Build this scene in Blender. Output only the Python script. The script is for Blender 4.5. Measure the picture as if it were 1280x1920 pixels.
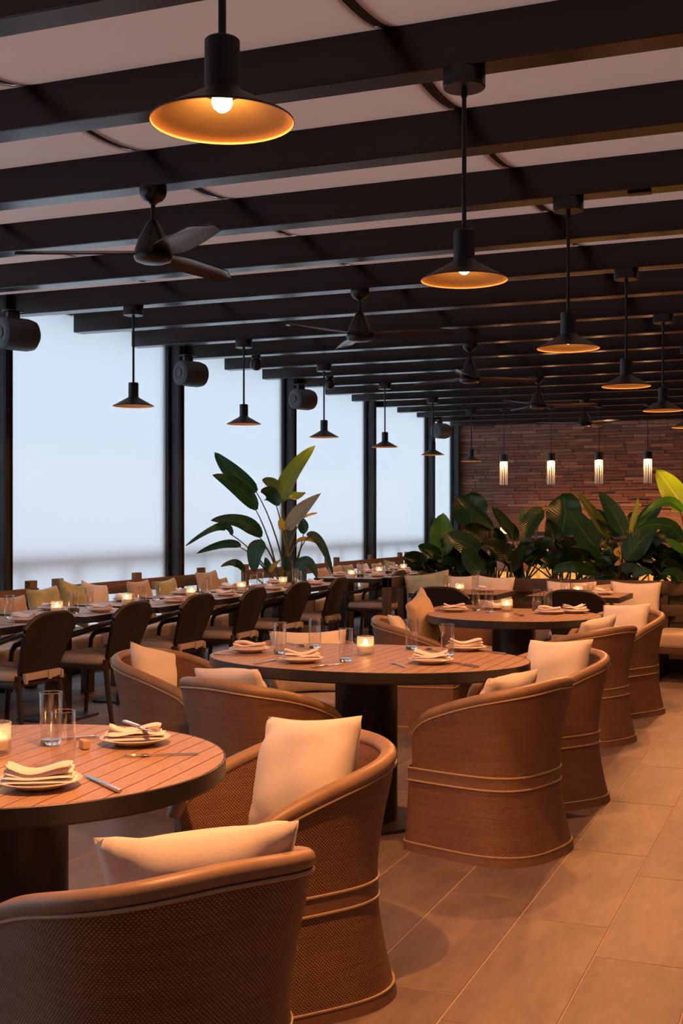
import bpy, bmesh, math, random
from math import sin, cos, pi, radians, atan2, hypot, sqrt
from mathutils import Vector, Matrix, Euler
random.seed(7)
for _o in list(bpy.data.objects): bpy.data.objects.remove(_o)
SC = bpy.context.scene
COL = SC.collection

# ------------------------------------------------------------------ camera
cam_d = bpy.data.cameras.new('camera'); cam = bpy.data.objects.new('camera', cam_d); COL.objects.link(cam)
cam.location = (0, 0, 1.35); cam.rotation_euler = (pi/2, 0, radians(21.954))
cam_d.sensor_fit = 'HORIZONTAL'; cam_d.sensor_width = 36.0; cam_d.lens = 63.84
cam_d.shift_y = 14/1280; cam_d.clip_start = .05; cam_d.clip_end = 200
SC.camera = cam
# ------------------------------------------------------------------ sky and exposure
W = bpy.data.worlds.new('sky'); SC.world = W; W.use_nodes = True
_bg = W.node_tree.nodes['Background']
_bg.inputs[0].default_value = (.70, .835, 1.0, 1); _bg.inputs[1].default_value = 4.2
SC.view_settings.view_transform = 'Standard'; SC.view_settings.look = 'None'
SC.view_settings.exposure = 0.0; SC.view_settings.gamma = 1.0; SC.view_settings.use_curve_mapping = False
SC.cycles.use_denoising = True
SC.cycles.max_bounces = 7; SC.cycles.diffuse_bounces = 4; SC.cycles.glossy_bounces = 3
SC.cycles.transmission_bounces = 6; SC.cycles.transparent_max_bounces = 24
SC.cycles.sample_clamp_indirect = 6.0
SC.cycles.caustics_reflective = False; SC.cycles.caustics_refractive = False
LAMP_COL = (1.0, .375, .118)
PENDANT_W = 92.0           # aisle row
PENDANT_NEAR_W = 175.0      # the brightest, nearest the camera

PENDANT_DIM_W = 17.0

# ------------------------------------------------------------------ materials
def new_mat(name):
    m = bpy.data.materials.new(name); m.use_nodes = True
    nt = m.node_tree; b = nt.nodes['Principled BSDF']
    return m, nt, b
def nd(nt, t, **kw):
    n = nt.nodes.new(t)
    for k, v in kw.items():
        if isinstance(k, str) and hasattr(n, k): setattr(n, k, v)
    return n
def math_node(nt, op, a, b=None):
    n = nt.nodes.new('ShaderNodeMath'); n.operation = op
    for i, x in enumerate((a, b)):
        if x is None: continue
        if isinstance(x, (int, float)): n.inputs[i].default_value = x
        else: nt.links.new(x, n.inputs[i])
    return n.outputs[0]
def ramp(nt, fac, stops):
    r = nt.nodes.new('ShaderNodeValToRGB')
    e = r.color_ramp.elements
    while len(e) < len(stops): e.new(.5)
    for el, (p, c) in zip(e, stops):
        el.position = p; el.color = (c[0], c[1], c[2], 1)
    nt.links.new(fac, r.inputs[0]); return r.outputs[0]
def noise(nt, vec, scale, detail=4, rough=.55):
    n = nt.nodes.new('ShaderNodeTexNoise'); n.inputs['Scale'].default_value = scale
    n.inputs['Detail'].default_value = detail; n.inputs['Roughness'].default_value = rough
    if vec is not None: nt.links.new(vec, n.inputs['Vector'])
    return n.outputs[0]
def mapping(nt, vec, scale=(1, 1, 1), loc=(0, 0, 0)):
    n = nt.nodes.new('ShaderNodeMapping'); n.inputs['Scale'].default_value = scale; n.inputs['Location'].default_value = loc
    nt.links.new(vec, n.inputs['Vector']); return n.outputs[0]
def bump(nt, b, h, strength, dist):
    n = nt.nodes.new('ShaderNodeBump'); n.inputs['Strength'].default_value = strength; n.inputs['Distance'].default_value = dist
    nt.links.new(h, n.inputs['Height']); nt.links.new(n.outputs[0], b.inputs['Normal'])
def coords(nt, which='Object'):
    return nt.nodes.new('ShaderNodeTexCoord').outputs[which]
def obj_random_vec(nt, base):
    info = nt.nodes.new('ShaderNodeObjectInfo')
    add = nt.nodes.new('ShaderNodeVectorMath'); add.operation = 'ADD'
    nt.links.new(base, add.inputs[0])
    sc = math_node(nt, 'MULTIPLY', info.outputs['Random'], 37.0)
    nt.links.new(sc, add.inputs[1])
    return add.outputs[0], info.outputs['Random']

def mat_noisy(name, c1, c2, scale, rough=.6, stretch=(1, 1, 1), bumpd=0, metallic=0, spec=None, vary=False, sheen=0):
    m, nt, b = new_mat(name)
    v = coords(nt)
    if vary: v, rnd = obj_random_vec(nt, v)
    v = mapping(nt, v, stretch)
    f = noise(nt, v, scale)
    nt.links.new(ramp(nt, f, [(.3, c1), (.7, c2)]), b.inputs['Base Color'])
    b.inputs['Roughness'].default_value = rough; b.inputs['Metallic'].default_value = metallic
    if spec is not None: b.inputs['Specular IOR Level'].default_value = spec
    if sheen: b.inputs['Sheen Weight'].default_value = sheen
    if bumpd: bump(nt, b, f, .5, bumpd)
    return m

M = {}
M['beam'] = mat_noisy('dark_painted_beam', (.0085, .0055, .007), (.013, .008, .010), 3, .24, (.3, 6, 6), .0003, spec=.5)
M['black_metal'] = mat_noisy('black_metal', (.008, .010, .013), (.013, .015, .019), 20, .38, bumpd=.0002)
M['fan_black'] = mat_noisy('fan_black', (.006, .0055, .0055), (.009, .008, .008), 20, .3)
M['fan_blade'] = mat_noisy('fan_blade', (.022, .019, .018), (.03, .026, .025), 8, .22, (1, 8, 1))
M['shade_inner'] = mat_noisy('shade_inner', (.55, .32, .13), (.60, .36, .15), 6, .55)
M['canvas'] = mat_noisy('ceiling_canvas', (.74, .66, .64), (.80, .72, .70), 2.5, .85, bumpd=.002)
def canvas_trans(m, c, fac):
    nt = m.node_tree; b = nt.nodes['Principled BSDF']
    t = nt.nodes.new('ShaderNodeBsdfTranslucent'); t.inputs[0].default_value = (*c, 1)
    ms = nt.nodes.new('ShaderNodeMixShader'); ms.inputs[0].default_value = fac
    nt.links.new(b.outputs[0], ms.inputs[1]); nt.links.new(t.outputs[0], ms.inputs[2])
    nt.links.new(ms.outputs[0], nt.nodes['Material Output'].inputs[0])
canvas_trans(M['canvas'], (.82, .54, .45), .30)
M['slab'] = mat_noisy('dark_ceiling_board', (.012, .011, .011), (.02, .018, .018), 4, .8)
M['post'] = mat_noisy('dark_post', (.010, .012, .016), (.015, .017, .022), 10, .38)
M['plaster'] = mat_noisy('brown_plaster', (.20, .14, .11), (.25, .18, .14), 2, .9, bumpd=.001)
M['stone_trim'] = mat_noisy('grout', (.50, .37, .25), (.58, .44, .31), 30, .9)
M['rattan_trim'] = mat_noisy('rattan_trim', (.27, .165, .10), (.36, .23, .14), 12, .45, (1, 1, 1), .0008, vary=True)
M['rattan_band'] = mat_noisy('rattan_band', (.20, .105, .058), (.28, .155, .09), 40, .5, (1, 1, 6), .0006)
M['piping'] = mat_noisy('cane_piping', (.46, .33, .20), (.54, .39, .25), 30, .4)
M['pillow'] = mat_noisy('cream_linen', (.76, .68, .61), (.83, .75, .675), 160, .92, bumpd=.0008, vary=True, sheen=.2)
M['pillow_tan'] = mat_noisy('tan_linen', (.50, .37, .25), (.57, .43, .30), 160, .92, bumpd=.0008, vary=True, sheen=.2)
M['pillow_green'] = mat_noisy('green_patterned_linen', (.30, .34, .16), (.62, .56, .30), 9, .92, bumpd=.0008, vary=True)
M['pillow_teal'] = mat_noisy('teal_patterned_linen', (.22, .36, .34), (.55, .50, .30), 8, .92, bumpd=.0008, vary=True)
M['seat_grey'] = mat_noisy('taupe_seat_fabric', (.46, .40, .37), (.53, .46, .42), 150, .9, bumpd=.0006, vary=True)
M['seat_cream'] = mat_noisy('cream_seat_fabric', (.55, .44, .34), (.62, .50, .39), 150, .9, bumpd=.0006)
M['armchair'] = mat_noisy('dark_woven_armchair', (.009, .006, .006), (.020, .013, .011), 90, .5, (1, 1, .25), .0012)
M['armchair_frame'] = mat_noisy('dark_timber_frame', (.020, .013, .010), (.034, .022, .016), 14, .38, (1, 1, .2), .0004)
M['table_edge'] = mat_noisy('dark_table_edge', (.020, .016, .015), (.028, .023, .021), 18, .42)
M['plank'] = mat_noisy('table_plank', (.36, .213, .138), (.49, .322, .215), 16, .42, (14, 1.2, 3), .0004, vary=True)
M['bench_wood'] = mat_noisy('bench_timber', (.13, .065, .032), (.19, .098, .05), 9, .5, (10, 1, 6), .0006, vary=True)
M['bench_dark'] = mat_noisy('bench_dark_timber', (.055, .034, .023), (.085, .055, .038), 9, .5, (1, 10, 6), .0006, vary=True)
M['planter'] = mat_noisy('grey_planter', (.10, .085, .075), (.14, .12, .105), 12, .7)
M['soil'] = mat_noisy('soil', (.02, .014, .01), (.045, .03, .02), 50, .95, bumpd=.01)
M['plate'] = mat_noisy('glazed_plate', (.70, .62, .56), (.76, .68, .62), 40, .28)
M['napkin'] = mat_noisy('pink_white_napkin', (.84, .75, .76), (.92, .83, .84), 220, .9, bumpd=.0006, vary=True)
M['steel'] = mat_noisy('steel', (.50, .50, .52), (.6, .6, .62), 60, .24, metallic=1)
M['cork'] = mat_noisy('pale_wood_block', (.55, .36, .22), (.66, .46, .30), 60, .6)
M['card'] = mat_noisy('black_card_stand', (.012, .012, .013), (.018, .018, .02), 30, .5)
M['speaker'] = mat_noisy('speaker_grey', (.028, .036, .046), (.04, .05, .062), 60, .55)
M['speaker_body'] = mat_noisy('speaker_brown', (.035, .028, .026), (.05, .04, .037), 40, .5)
M['stalk'] = mat_noisy('leaf_stalk', (.05, .09, .025), (.09, .13, .04), 10, .5)
M['bar_top'] = mat_noisy('bar_stone_top', (.20, .13, .09), (.30, .20, .14), 6, .25)
M['stool'] = mat_noisy('peach_upholstery', (.45, .24, .17), (.52, .29, .21), 90, .85)
M['terrace'] = mat_noisy('white_bounce_terrace', (.82, .81, .79), (.88, .87, .85), 3, .8)
M['rail'] = mat_noisy('terrace_rail', (.06, .05, .05), (.08, .07, .07), 10, .5)

def leaf_mat(name, c1, c2, rib, trans=.35, rough=.28):
    m, nt, b = new_mat(name)
    uv = coords(nt, 'UV')
    sep = nt.nodes.new('ShaderNodeSeparateXYZ'); nt.links.new(uv, sep.inputs[0])
    vein = math_node(nt, 'SINE', math_node(nt, 'ADD', math_node(nt, 'MULTIPLY', sep.outputs[1], 190.0), math_node(nt, 'MULTIPLY', math_node(nt, 'ABSOLUTE', sep.outputs[0]), -26.0)))
    v, rnd = obj_random_vec(nt, coords(nt))
    f = noise(nt, v, 5)
    col = ramp(nt, f, [(.3, c1), (.7, c2)])
    mid = math_node(nt, 'LESS_THAN', math_node(nt, 'ABSOLUTE', sep.outputs[0]), .045)
    mx = nt.nodes.new('ShaderNodeMixRGB'); mx.inputs[2].default_value = (*rib, 1)
    nt.links.new(mid, mx.inputs[0]); nt.links.new(col, mx.inputs[1])
    nt.links.new(mx.outputs[0], b.inputs['Base Color']); b.inputs['Roughness'].default_value = rough
    bump(nt, b, vein, .25, .002)
    tr = nt.nodes.new('ShaderNodeBsdfTranslucent'); nt.links.new(mx.outputs[0], tr.inputs[0])
    ms = nt.nodes.new('ShaderNodeMixShader'); ms.inputs[0].default_value = trans
    nt.links.new(b.outputs[0], ms.inputs[1]); nt.links.new(tr.outputs[0], ms.inputs[2])
    nt.links.new(ms.outputs[0], nt.nodes['Material Output'].inputs[0])
    return m
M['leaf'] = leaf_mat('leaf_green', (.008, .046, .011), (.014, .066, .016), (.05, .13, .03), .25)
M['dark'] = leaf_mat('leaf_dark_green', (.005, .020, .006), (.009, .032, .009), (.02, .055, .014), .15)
M['blue'] = leaf_mat('leaf_blue_green', (.012, .056, .032), (.020, .076, .043), (.05, .13, .05), .2)
M['bright'] = leaf_mat('leaf_bright_green', (.05, .20, .02), (.08, .26, .03), (.16, .34, .06), .45)
M['lime'] = leaf_mat('leaf_lime', (.13, .22, .02), (.20, .30, .03), (.30, .34, .05), .4)
M['glow'] = leaf_mat('leaf_lime_yellow', (.20, .40, .015), (.28, .47, .02), (.48, .60, .08), .5)
M['olive'] = leaf_mat('leaf_olive', (.09, .12, .03), (.13, .17, .045), (.32, .30, .05), .3)
M['pale'] = leaf_mat('leaf_pale_underside', (.22, .22, .14), (.32, .30, .18), (.42, .34, .14), .3)
M['yellow'] = leaf_mat('leaf_yellowing', (.46, .33, .04), (.58, .42, .06), (.60, .45, .08), .35)

def thin_glass(name, tint, rough=.0):
    m, nt, b = new_mat(name); nt.nodes.remove(b)
    t = nt.nodes.new('ShaderNodeBsdfTransparent'); t.inputs[0].default_value = (*tint, 1)
    g = nt.nodes.new('ShaderNodeBsdfGlossy'); g.inputs[0].default_value = (1, 1, 1, 1); g.inputs['Roughness'].default_value = rough
    fr = nt.nodes.new('ShaderNodeLayerWeight'); fr.inputs[0].default_value = .38
    f = math_node(nt, 'ADD', math_node(nt, 'MULTIPLY', math_node(nt, 'POWER', fr.outputs['Facing'], 2.6), .85), .06)
    ms = nt.nodes.new('ShaderNodeMixShader')
    nt.links.new(f, ms.inputs[0]); nt.links.new(t.outputs[0], ms.inputs[1]); nt.links.new(g.outputs[0], ms.inputs[2])
    nt.links.new(ms.outputs[0], nt.nodes['Material Output'].inputs[0])
    return m
M['glass'] = thin_glass('clear_glass', (.965, .955, .95), .03)
M['roof_glass'] = thin_glass('smoked_roof_glass', (.53, .51, .49), .1)
M['pane'] = thin_glass('window_glass', (.97, .985, 1.0), .02)
def solid_glass():
    m, nt, b = new_mat('thick_glass')
    b.inputs['Transmission Weight'].default_value = 1; b.inputs['Roughness'].default_value = .04
    b.inputs['Base Color'].default_value = (.97, .97, .97, 1); b.inputs['IOR'].default_value = 1.45
    return m
M['thick_glass'] = solid_glass()
def emit(name, col, strength):
    m, nt, b = new_mat(name)
    b.inputs['Base Color'].default_value = (.8, .7, .6, 1)
    b.inputs['Emission Color'].default_value = (*col, 1); b.inputs['Emission Strength'].default_value = strength
    return m
M['bulb'] = emit('bulb_glow', (1, .58, .22), 26)
M['flame'] = emit('flame_glow', (1, .60, .22), 40)
M['wax'] = emit('lit_wax', (1, .46, .16), .22)
M['tube_glow'] = emit('lit_filament', (1, .58, .26), 26)
M['led'] = emit('led_strip', (1, .46, .18), 45)
M['onyx'] = None
def onyx():
    m, nt, b = new_mat('backlit_onyx')
    v = mapping(nt, coords(nt), (3, 3, 1.2))
    f = noise(nt, v, 5, 6, .6)
    c = ramp(nt, f, [(.3, (.55, .20, .03)), (.55, (1, .52, .12)), (.75, (1, .74, .30))])
    nt.links.new(c, b.inputs['Base Color']); nt.links.new(c, b.inputs['Emission Color']); b.inputs['Emission Strength'].default_value = .7
    b.inputs['Roughness'].default_value = .3
    return m
M['onyx'] = onyx()
def tube_glass():
    m, nt, b = new_mat('ribbed_tube_glass'); nt.nodes.remove(b)
    t = nt.nodes.new('ShaderNodeBsdfTransparent'); t.inputs[0].default_value = (.96, .93, .90, 1)
    d = nt.nodes.new('ShaderNodeBsdfTranslucent'); d.inputs[0].default_value = (.9, .82, .74, 1)
    g = nt.nodes.new('ShaderNodeBsdfGlossy'); g.inputs['Roughness'].default_value = .3
    ms = nt.nodes.new('ShaderNodeMixShader'); ms.inputs[0].default_value = .1
    m2 = nt.nodes.new('ShaderNodeMixShader'); m2.inputs[0].default_value = .05
    nt.links.new(t.outputs[0], ms.inputs[1]); nt.links.new(d.outputs[0], ms.inputs[2])
    nt.links.new(ms.outputs[0], m2.inputs[1]); nt.links.new(g.outputs[0], m2.inputs[2])
    nt.links.new(m2.outputs[0], nt.nodes['Material Output'].inputs[0])
    return m
M['tube_glass'] = tube_glass()
M['tube_rib'] = mat_noisy('glass_rib_highlight', (.80, .76, .72), (.85, .81, .77), 20, .2)
def cup_glass():
    m, nt, b = new_mat('frosted_cup_glass'); nt.nodes.remove(b)
    t = nt.nodes.new('ShaderNodeBsdfTransparent'); t.inputs[0].default_value = (.97, .95, .93, 1)
    d = nt.nodes.new('ShaderNodeBsdfTranslucent'); d.inputs[0].default_value = (.9, .85, .8, 1)
    g = nt.nodes.new('ShaderNodeBsdfGlossy'); g.inputs['Roughness'].default_value = .05
    fr = nt.nodes.new('ShaderNodeLayerWeight'); fr.inputs[0].default_value = .4
    a = nt.nodes.new('ShaderNodeMixShader'); a.inputs[0].default_value = .22
    c = nt.nodes.new('ShaderNodeMixShader')
    nt.links.new(t.outputs[0], a.inputs[1]); nt.links.new(d.outputs[0], a.inputs[2])
    nt.links.new(math_node(nt, 'MULTIPLY', fr.outputs['Facing'], .5), c.inputs[0]); nt.links.new(a.outputs[0], c.inputs[1]); nt.links.new(g.outputs[0], c.inputs[2])
    nt.links.new(c.outputs[0], nt.nodes['Material Output'].inputs[0])
    return m
M['cup_glass'] = cup_glass()
def shade_cloth():
    m, nt, b = new_mat('translucent_shade_cloth'); nt.nodes.remove(b)
    v = mapping(nt, coords(nt), (1, 260, 260))
    f = noise(nt, v, 3, 2)
    c = ramp(nt, f, [(.3, (.80, .80, .79)), (.7, (.86, .86, .85))])
    t = nt.nodes.new('ShaderNodeBsdfTranslucent'); nt.links.new(c, t.inputs[0])
    d = nt.nodes.new('ShaderNodeBsdfDiffuse'); d.inputs[0].default_value = (.5, .5, .5, 1)
    ms = nt.nodes.new('ShaderNodeMixShader'); ms.inputs[0].default_value = .35
    nt.links.new(t.outputs[0], ms.inputs[1]); nt.links.new(d.outputs[0], ms.inputs[2])
    nt.links.new(ms.outputs[0], nt.nodes['Material Output'].inputs[0])
    return m
M['shade_cloth'] = shade_cloth()
def weave():
    m, nt, b = new_mat('woven_rattan')
    uv = coords(nt, 'UV'); sep = nt.nodes.new('ShaderNodeSeparateXYZ'); nt.links.new(uv, sep.inputs[0])
    P, Q = .0050, .0050
    row = math_node(nt, 'FLOOR', math_node(nt, 'DIVIDE', sep.outputs[1], Q))
    par = math_node(nt, 'MULTIPLY', math_node(nt, 'MODULO', row, 2.0), pi)
    su = math_node(nt, 'SINE', math_node(nt, 'ADD', math_node(nt, 'MULTIPLY', sep.outputs[0], pi/P), par))
    sv = math_node(nt, 'ABSOLUTE', math_node(nt, 'SINE', math_node(nt, 'MULTIPLY', sep.outputs[1], pi/Q)))
    h = math_node(nt, 'MULTIPLY', math_node(nt, 'POWER', sv, .6), math_node(nt, 'ADD', math_node(nt, 'MULTIPLY', su, .42), .58))
    v, rnd = obj_random_vec(nt, uv)
    band = noise(nt, mapping(nt, v, (5, 110, 1)), 1.0, 3)
    big = noise(nt, mapping(nt, v, (5, 3, 1)), 1.6, 4)
    tone = math_node(nt, 'ADD', math_node(nt, 'MULTIPLY', band, .7), math_node(nt, 'MULTIPLY', big, .5))
    light = ramp(nt, tone, [(.35, (.27, .125, .065)), (.8, (.45, .24, .135))])
    mx = nt.nodes.new('ShaderNodeMixRGB'); mx.inputs[1].default_value = (.032, .016, .010, 1)
    nt.links.new(ramp(nt, h, [(.12, (0, 0, 0)), (.5, (1, 1, 1))]), mx.inputs[0]); nt.links.new(light, mx.inputs[2])
    nt.links.new(mx.outputs[0], b.inputs['Base Color']); b.inputs['Roughness'].default_value = .48
    bump(nt, b, h, .7, .0022)
    return m
M['weave'] = weave()
def tile():
    m, nt, b = new_mat('slate_tile')
    g = nt.nodes.new('ShaderNodeNewGeometry').outputs['Position']
    v, rnd = obj_random_vec(nt, g)
    f = noise(nt, mapping(nt, v, (3.5, 1.2, 1)), 2.2, 8, .62)
    f2 = noise(nt, mapping(nt, v, (10, 3, 1)), 4, 6, .65)
    tone = math_node(nt, 'ADD', math_node(nt, 'MULTIPLY', f, .7), math_node(nt, 'MULTIPLY', f2, .3))
    tone = math_node(nt, 'ADD', tone, math_node(nt, 'MULTIPLY', math_node(nt, 'SUBTRACT', rnd, .5), .12))
    c = ramp(nt, tone, [(.32, (.16, .118, .102)), (.5, (.225, .168, .142)), (.68, (.30, .225, .186))])
    nt.links.new(c, b.inputs['Base Color']); b.inputs['Roughness'].default_value = .5
    b.inputs['Specular IOR Level'].default_value = .35
    bump(nt, b, f2, .35, .002)
    return m
M['tile'] = tile()
def brick():
    m, nt, b = new_mat('ledge_stone')
    g = nt.nodes.new('ShaderNodeNewGeometry').outputs['Position']
    v, rnd = obj_random_vec(nt, g)
    f = noise(nt, mapping(nt, v, (4, 4, 14)), 3, 6, .6)
    tone = math_node(nt, 'ADD', math_node(nt, 'MULTIPLY', f, .6), math_node(nt, 'MULTIPLY', rnd, .4))
    c = ramp(nt, tone, [(.25, (.15, .066, .046)), (.55, (.25, .116, .082)), (.85, (.44, .25, .18))])
    nt.links.new(c, b.inputs['Base Color']); b.inputs['Roughness'].default_value = .75
    bump(nt, b, f, .6, .01)
    return m
M['brick'] = brick()

# ------------------------------------------------------------------ mesh helpers
class MB:
    def __init__(s): s.v = []; s.f = []; s.m = []; s.uv = None
    def add(s, vs, fs, mi=0, mat=None):
        o = len(s.v)
        s.v += [tuple(mat @ Vector(p)) if mat else tuple(p) for p in vs]
        s.f += [tuple(i+o for i in f) for f in fs]; s.m += [mi]*len(fs); return s
    def box(s, c, d, mat=None, mi=0):
        x, y, z = c; a, b, h = d[0]/2, d[1]/2, d[2]/2
        vs = [(x+i*a, y+j*b, z+k*h) for k in (-1, 1) for j in (-1, 1) for i in (-1, 1)]
        return s.add(vs, [(0, 2, 3, 1), (4, 5, 7, 6), (0, 1, 5, 4), (2, 6, 7, 3), (0, 4, 6, 2), (1, 3, 7, 5)], mi, mat)
    def lathe(s, prof, n=24, mat=None, mi=None):
        vs = []; fs = []; ms = []
        rings = []
        for r, z in prof:
            if r < 1e-6: rings.append([len(vs)]); vs.append((0, 0, z))
            else:
                rings.append(list(range(len(vs), len(vs)+n)))
                vs += [(r*cos(2*pi*i/n), r*sin(2*pi*i/n), z) for i in range(n)]
        for k in range(len(rings)-1):
            a, b = rings[k], rings[k+1]
            for i in range(n):
                j = (i+1) % n
                if len(a) == 1 and len(b) == 1: continue
                if len(a) == 1: fs.append((a[0], b[j], b[i]))
                elif len(b) == 1: fs.append((a[i], a[j], b[0]))
                else: fs.append((a[i], a[j], b[j], b[i]))
                ms.append(mi[k] if mi else 0)
        o = len(s.v)
        s.v += [tuple(mat @ Vector(p)) if mat else p for p in vs]
        s.f += [tuple(i+o for i in f) for f in fs]; s.m += ms; return s
    def tube(s, pts, r, n=8, closed=False, flat=1.0, up=None, mi=0):
        pts = [Vector(p) for p in pts]; N = len(pts)
        rr = r if isinstance(r, (list, tuple)) else [r]*N
        vs = []; fs = []
        prev = None
        for i, p in enumerate(pts):
            if closed: t = pts[(i+1) % N]-pts[i-1]
            else: t = pts[min(i+1, N-1)]-pts[max(i-1, 0)]
            t.normalize()
            u = Vector(up) if up else (prev if prev else (Vector((0, 0, 1)) if abs(t.z) < .9 else Vector((0, 1, 0))))
            a = u - t*u.dot(t)
            if a.length < 1e-5: a = Vector((1, 0, 0)) - t*t.x
            a.normalize(); b = t.cross(a); prev = a
            for k in range(n):
                w = 2*pi*k/n
                vs.append(p + a*(cos(w)*rr[i]*flat) + b*(sin(w)*rr[i]))
        for i in range(N if closed else N-1):
            j = (i+1) % N
            for k in range(n):
                l = (k+1) % n
                fs.append((i*n+k, i*n+l, j*n+l, j*n+k))
        if not closed:
            fs.append(tuple(range(n-1, -1, -1))); fs.append(tuple((N-1)*n+k for k in range(n)))
        return s.add(vs, fs, mi)
    def mesh(s, name, mats, smooth=False, bevel=0, seg=2, angle=38):
        me = bpy.data.meshes.new(name); me.from_pydata(s.v, [], s.f)
        for m in (mats if isinstance(mats, list) else [mats]): me.materials.append(m)
        if len(set(s.m)) > 1: me.polygons.foreach_set('material_index', s.m)
        if bevel:
            bm = bmesh.new(); bm.from_mesh(me)
            bmesh.ops.bevel(bm, geom=[e for e in bm.edges if len(e.link_faces) == 2 and e.calc_face_angle(0) > .6], offset=bevel, segments=seg, profile=.6, affect='EDGES', clamp_overlap=True)
            bm.to_mesh(me); bm.free()
        if smooth or bevel:
            me.polygons.foreach_set('use_smooth', [True]*len(me.polygons))
            me.set_sharp_from_angle(angle=radians(angle))
        if s.uv:
            l = me.uv_layers.new(name='UVMap')
            for lp in me.loops: l.data[lp.index].uv = s.uv[lp.vertex_index]
        me.update(); return me
    def obj(s, name, mats, parent=None, **kw):
        return link(name, s.mesh(name, mats, **kw), parent)
def link(name, me, parent=None, loc=None, rot=None):
    o = bpy.data.objects.new(name, me); COL.objects.link(o)
    if parent: o.parent = parent
    if loc: o.location = loc
    if rot: o.rotation_euler = rot
    return o
def tag(o, label=None, cat=None, group=None, kind=None):
    for k, v in (('label', label), ('category', cat), ('group', group), ('kind', kind)):
        if v: o[k] = v
    return o
def thing(name, label, cat, loc=(0, 0, 0), rotz=0, group=None):
    o = bpy.data.objects.new(name, None); COL.objects.link(o); o.empty_display_size = .1
    o.location = loc; o.rotation_euler = (0, 0, rotz)
    return tag(o, label, cat, group)
def dup(src, label, loc, rotz=0, group=None):
    r = src.copy(); COL.objects.link(r); r.location = loc; r.rotation_euler = (0, 0, rotz); r['label'] = label
    if group: r['group'] = group
    for ch in src.children:
        c = ch.copy(); COL.objects.link(c); c.parent = r
        for g in ch.children:
            d = g.copy(); COL.objects.link(d); d.parent = c
    return r
class Kind:
    """builds a thing once, then copies it"""
    def __init__(s, make): s.make = make; s.first = None
    def __call__(s, label, loc, rotz=0, group=None):
        if s.first is None:
            s.first = s.make(label, loc, rotz, group); return s.first
        return dup(s.first, label, loc, rotz, group)
ORD = ['first', 'second', 'third', 'fourth', 'fifth', 'sixth', 'seventh', 'eighth', 'ninth', 'tenth', 'eleventh', 'twelfth', 'thirteenth', 'fourteenth', 'fifteenth', 'sixteenth', 'seventeenth', 'eighteenth']
# ================================================================== SETTING
ZB = 2.95; BH = .185; BW = .125
def beamY(k): return 4.11 + .928*k
XL, XR, YN, YF = -6.0, 4.0, -2.4, 20.30
# floor: grout bed, then the tiles that show largest one by one, the rest joined
floor = MB().box(((XL-.4+XR)/2, (YN+YF)/2, -.0518), (XR-XL+.4, YF-YN, .1)).obj('floor', M['stone_trim']); tag(floor, kind='structure')
TW, TL, GAP = .302, .914, .0045
tiles = []
fixed = {0: 4.478, 1: 4.231, 2: 4.954, 3: 3.76}
i0 = int(math.floor((XL-.3+1.58)/TW))
for i in range(i0, int((XR+1.58)/TW)+1):
    x0 = -1.581 + i*TW
    if x0 + TW > XR or x0 < XL-.32: continue
    off = fixed.get(i, (i*.37*TL) % TL)
    y0 = off - math.ceil((off-YN)/TL)*TL
    while y0 < YF:
        a, b = max(y0, YN), min(y0+TL, YF)
        if b-a > .05: tiles.append((x0, a, b))
        y0 += TL
def seen(x, y):
    d = -x*sin(radians(21.954))+y*cos(radians(21.954)); r = x*cos(radians(21.954))+y*sin(radians(21.954))
    return d > 1.2 and abs(r/d) < .33
vis = [t for t in tiles if seen(t[0]+TW/2, (t[1]+t[2])/2) and t[0] > -5.4]
vis.sort(key=lambda t: hypot(t[0]+.15, (t[1]+t[2])/2))
single = set(vis[:290])
tile_meshes = {}
rest = MB()
for t in tiles:
    L = round(t[2]-t[1]-GAP, 4)
    if t in single:
        if L not in tile_meshes:
            tile_meshes[L] = MB().box((0, 0, -.004), (TW-GAP, L, .008)).mesh('tile', M['tile'], bevel=.0012, seg=1)
        link('tile', tile_meshes[L], floor, (t[0]+TW/2, (t[1]+t[2])/2, random.uniform(-.0006, 0)))
    else:
        rest.box((t[0]+TW/2, (t[1]+t[2])/2, -.004), (TW-GAP, L, .008))
tag(rest.obj('tile_field', M['tile'], floor), kind='stuff')

# ceiling: smoked glass roof, assumed for the canvas glow, over beams and sagging canvas panels
ceiling = MB().box(((XL-.4+XR)/2, (YN+YF)/2, 3.33), (XR-XL+.4, YF-YN, .08)).obj('ceiling', M['roof_glass']); tag(ceiling, kind='structure')
beam_me = MB().box(((XR-XL)/2, 0, 0), (XR-XL, BW, BH)).mesh('beam', M['beam'], bevel=.004, seg=1)
KS = list(range(-6, 18))
for k in KS:
    link('beam', beam_me, ceiling, (XL, beamY(k)+BW/2, ZB+BH/2))
pw, bay = 1.525, .928-BW
cv = MB(); nx, ny = 6, 12
for j in range(ny+1):
    t = j/ny
    for i in range(nx+1):
        cv.v.append((pw*i/nx, bay*t, ZB+BH-.012-.062*(1-(2*t-1)**2)**.8))
for j in range(ny):
    for i in range(nx):
        a = j*(nx+1)+i; cv.f.append((a, a+nx+1, a+nx+2, a+1)); cv.m.append(0)
canvas_me = cv.mesh('canvas_panel', M['canvas'], smooth=True)
cr = MB()
for j in range(ny+1):
    t = j/ny; z = ZB+BH-.004-.062*(1-(2*t-1)**2)**.8
    for x, dz in ((-.04, 0), (.04, 0), (.04, .012), (-.04, .012)): cr.v.append((x, bay*t, z+dz))
for j in range(ny):
    for q in range(4):
        a = j*4; cr.f.append((a+q, a+(q+1) % 4, a+4+(q+1) % 4, a+4+q)); cr.m.append(0)
carrier_me = cr.mesh('canvas_carrier', M['slab'], smooth=True, angle=30)
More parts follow.
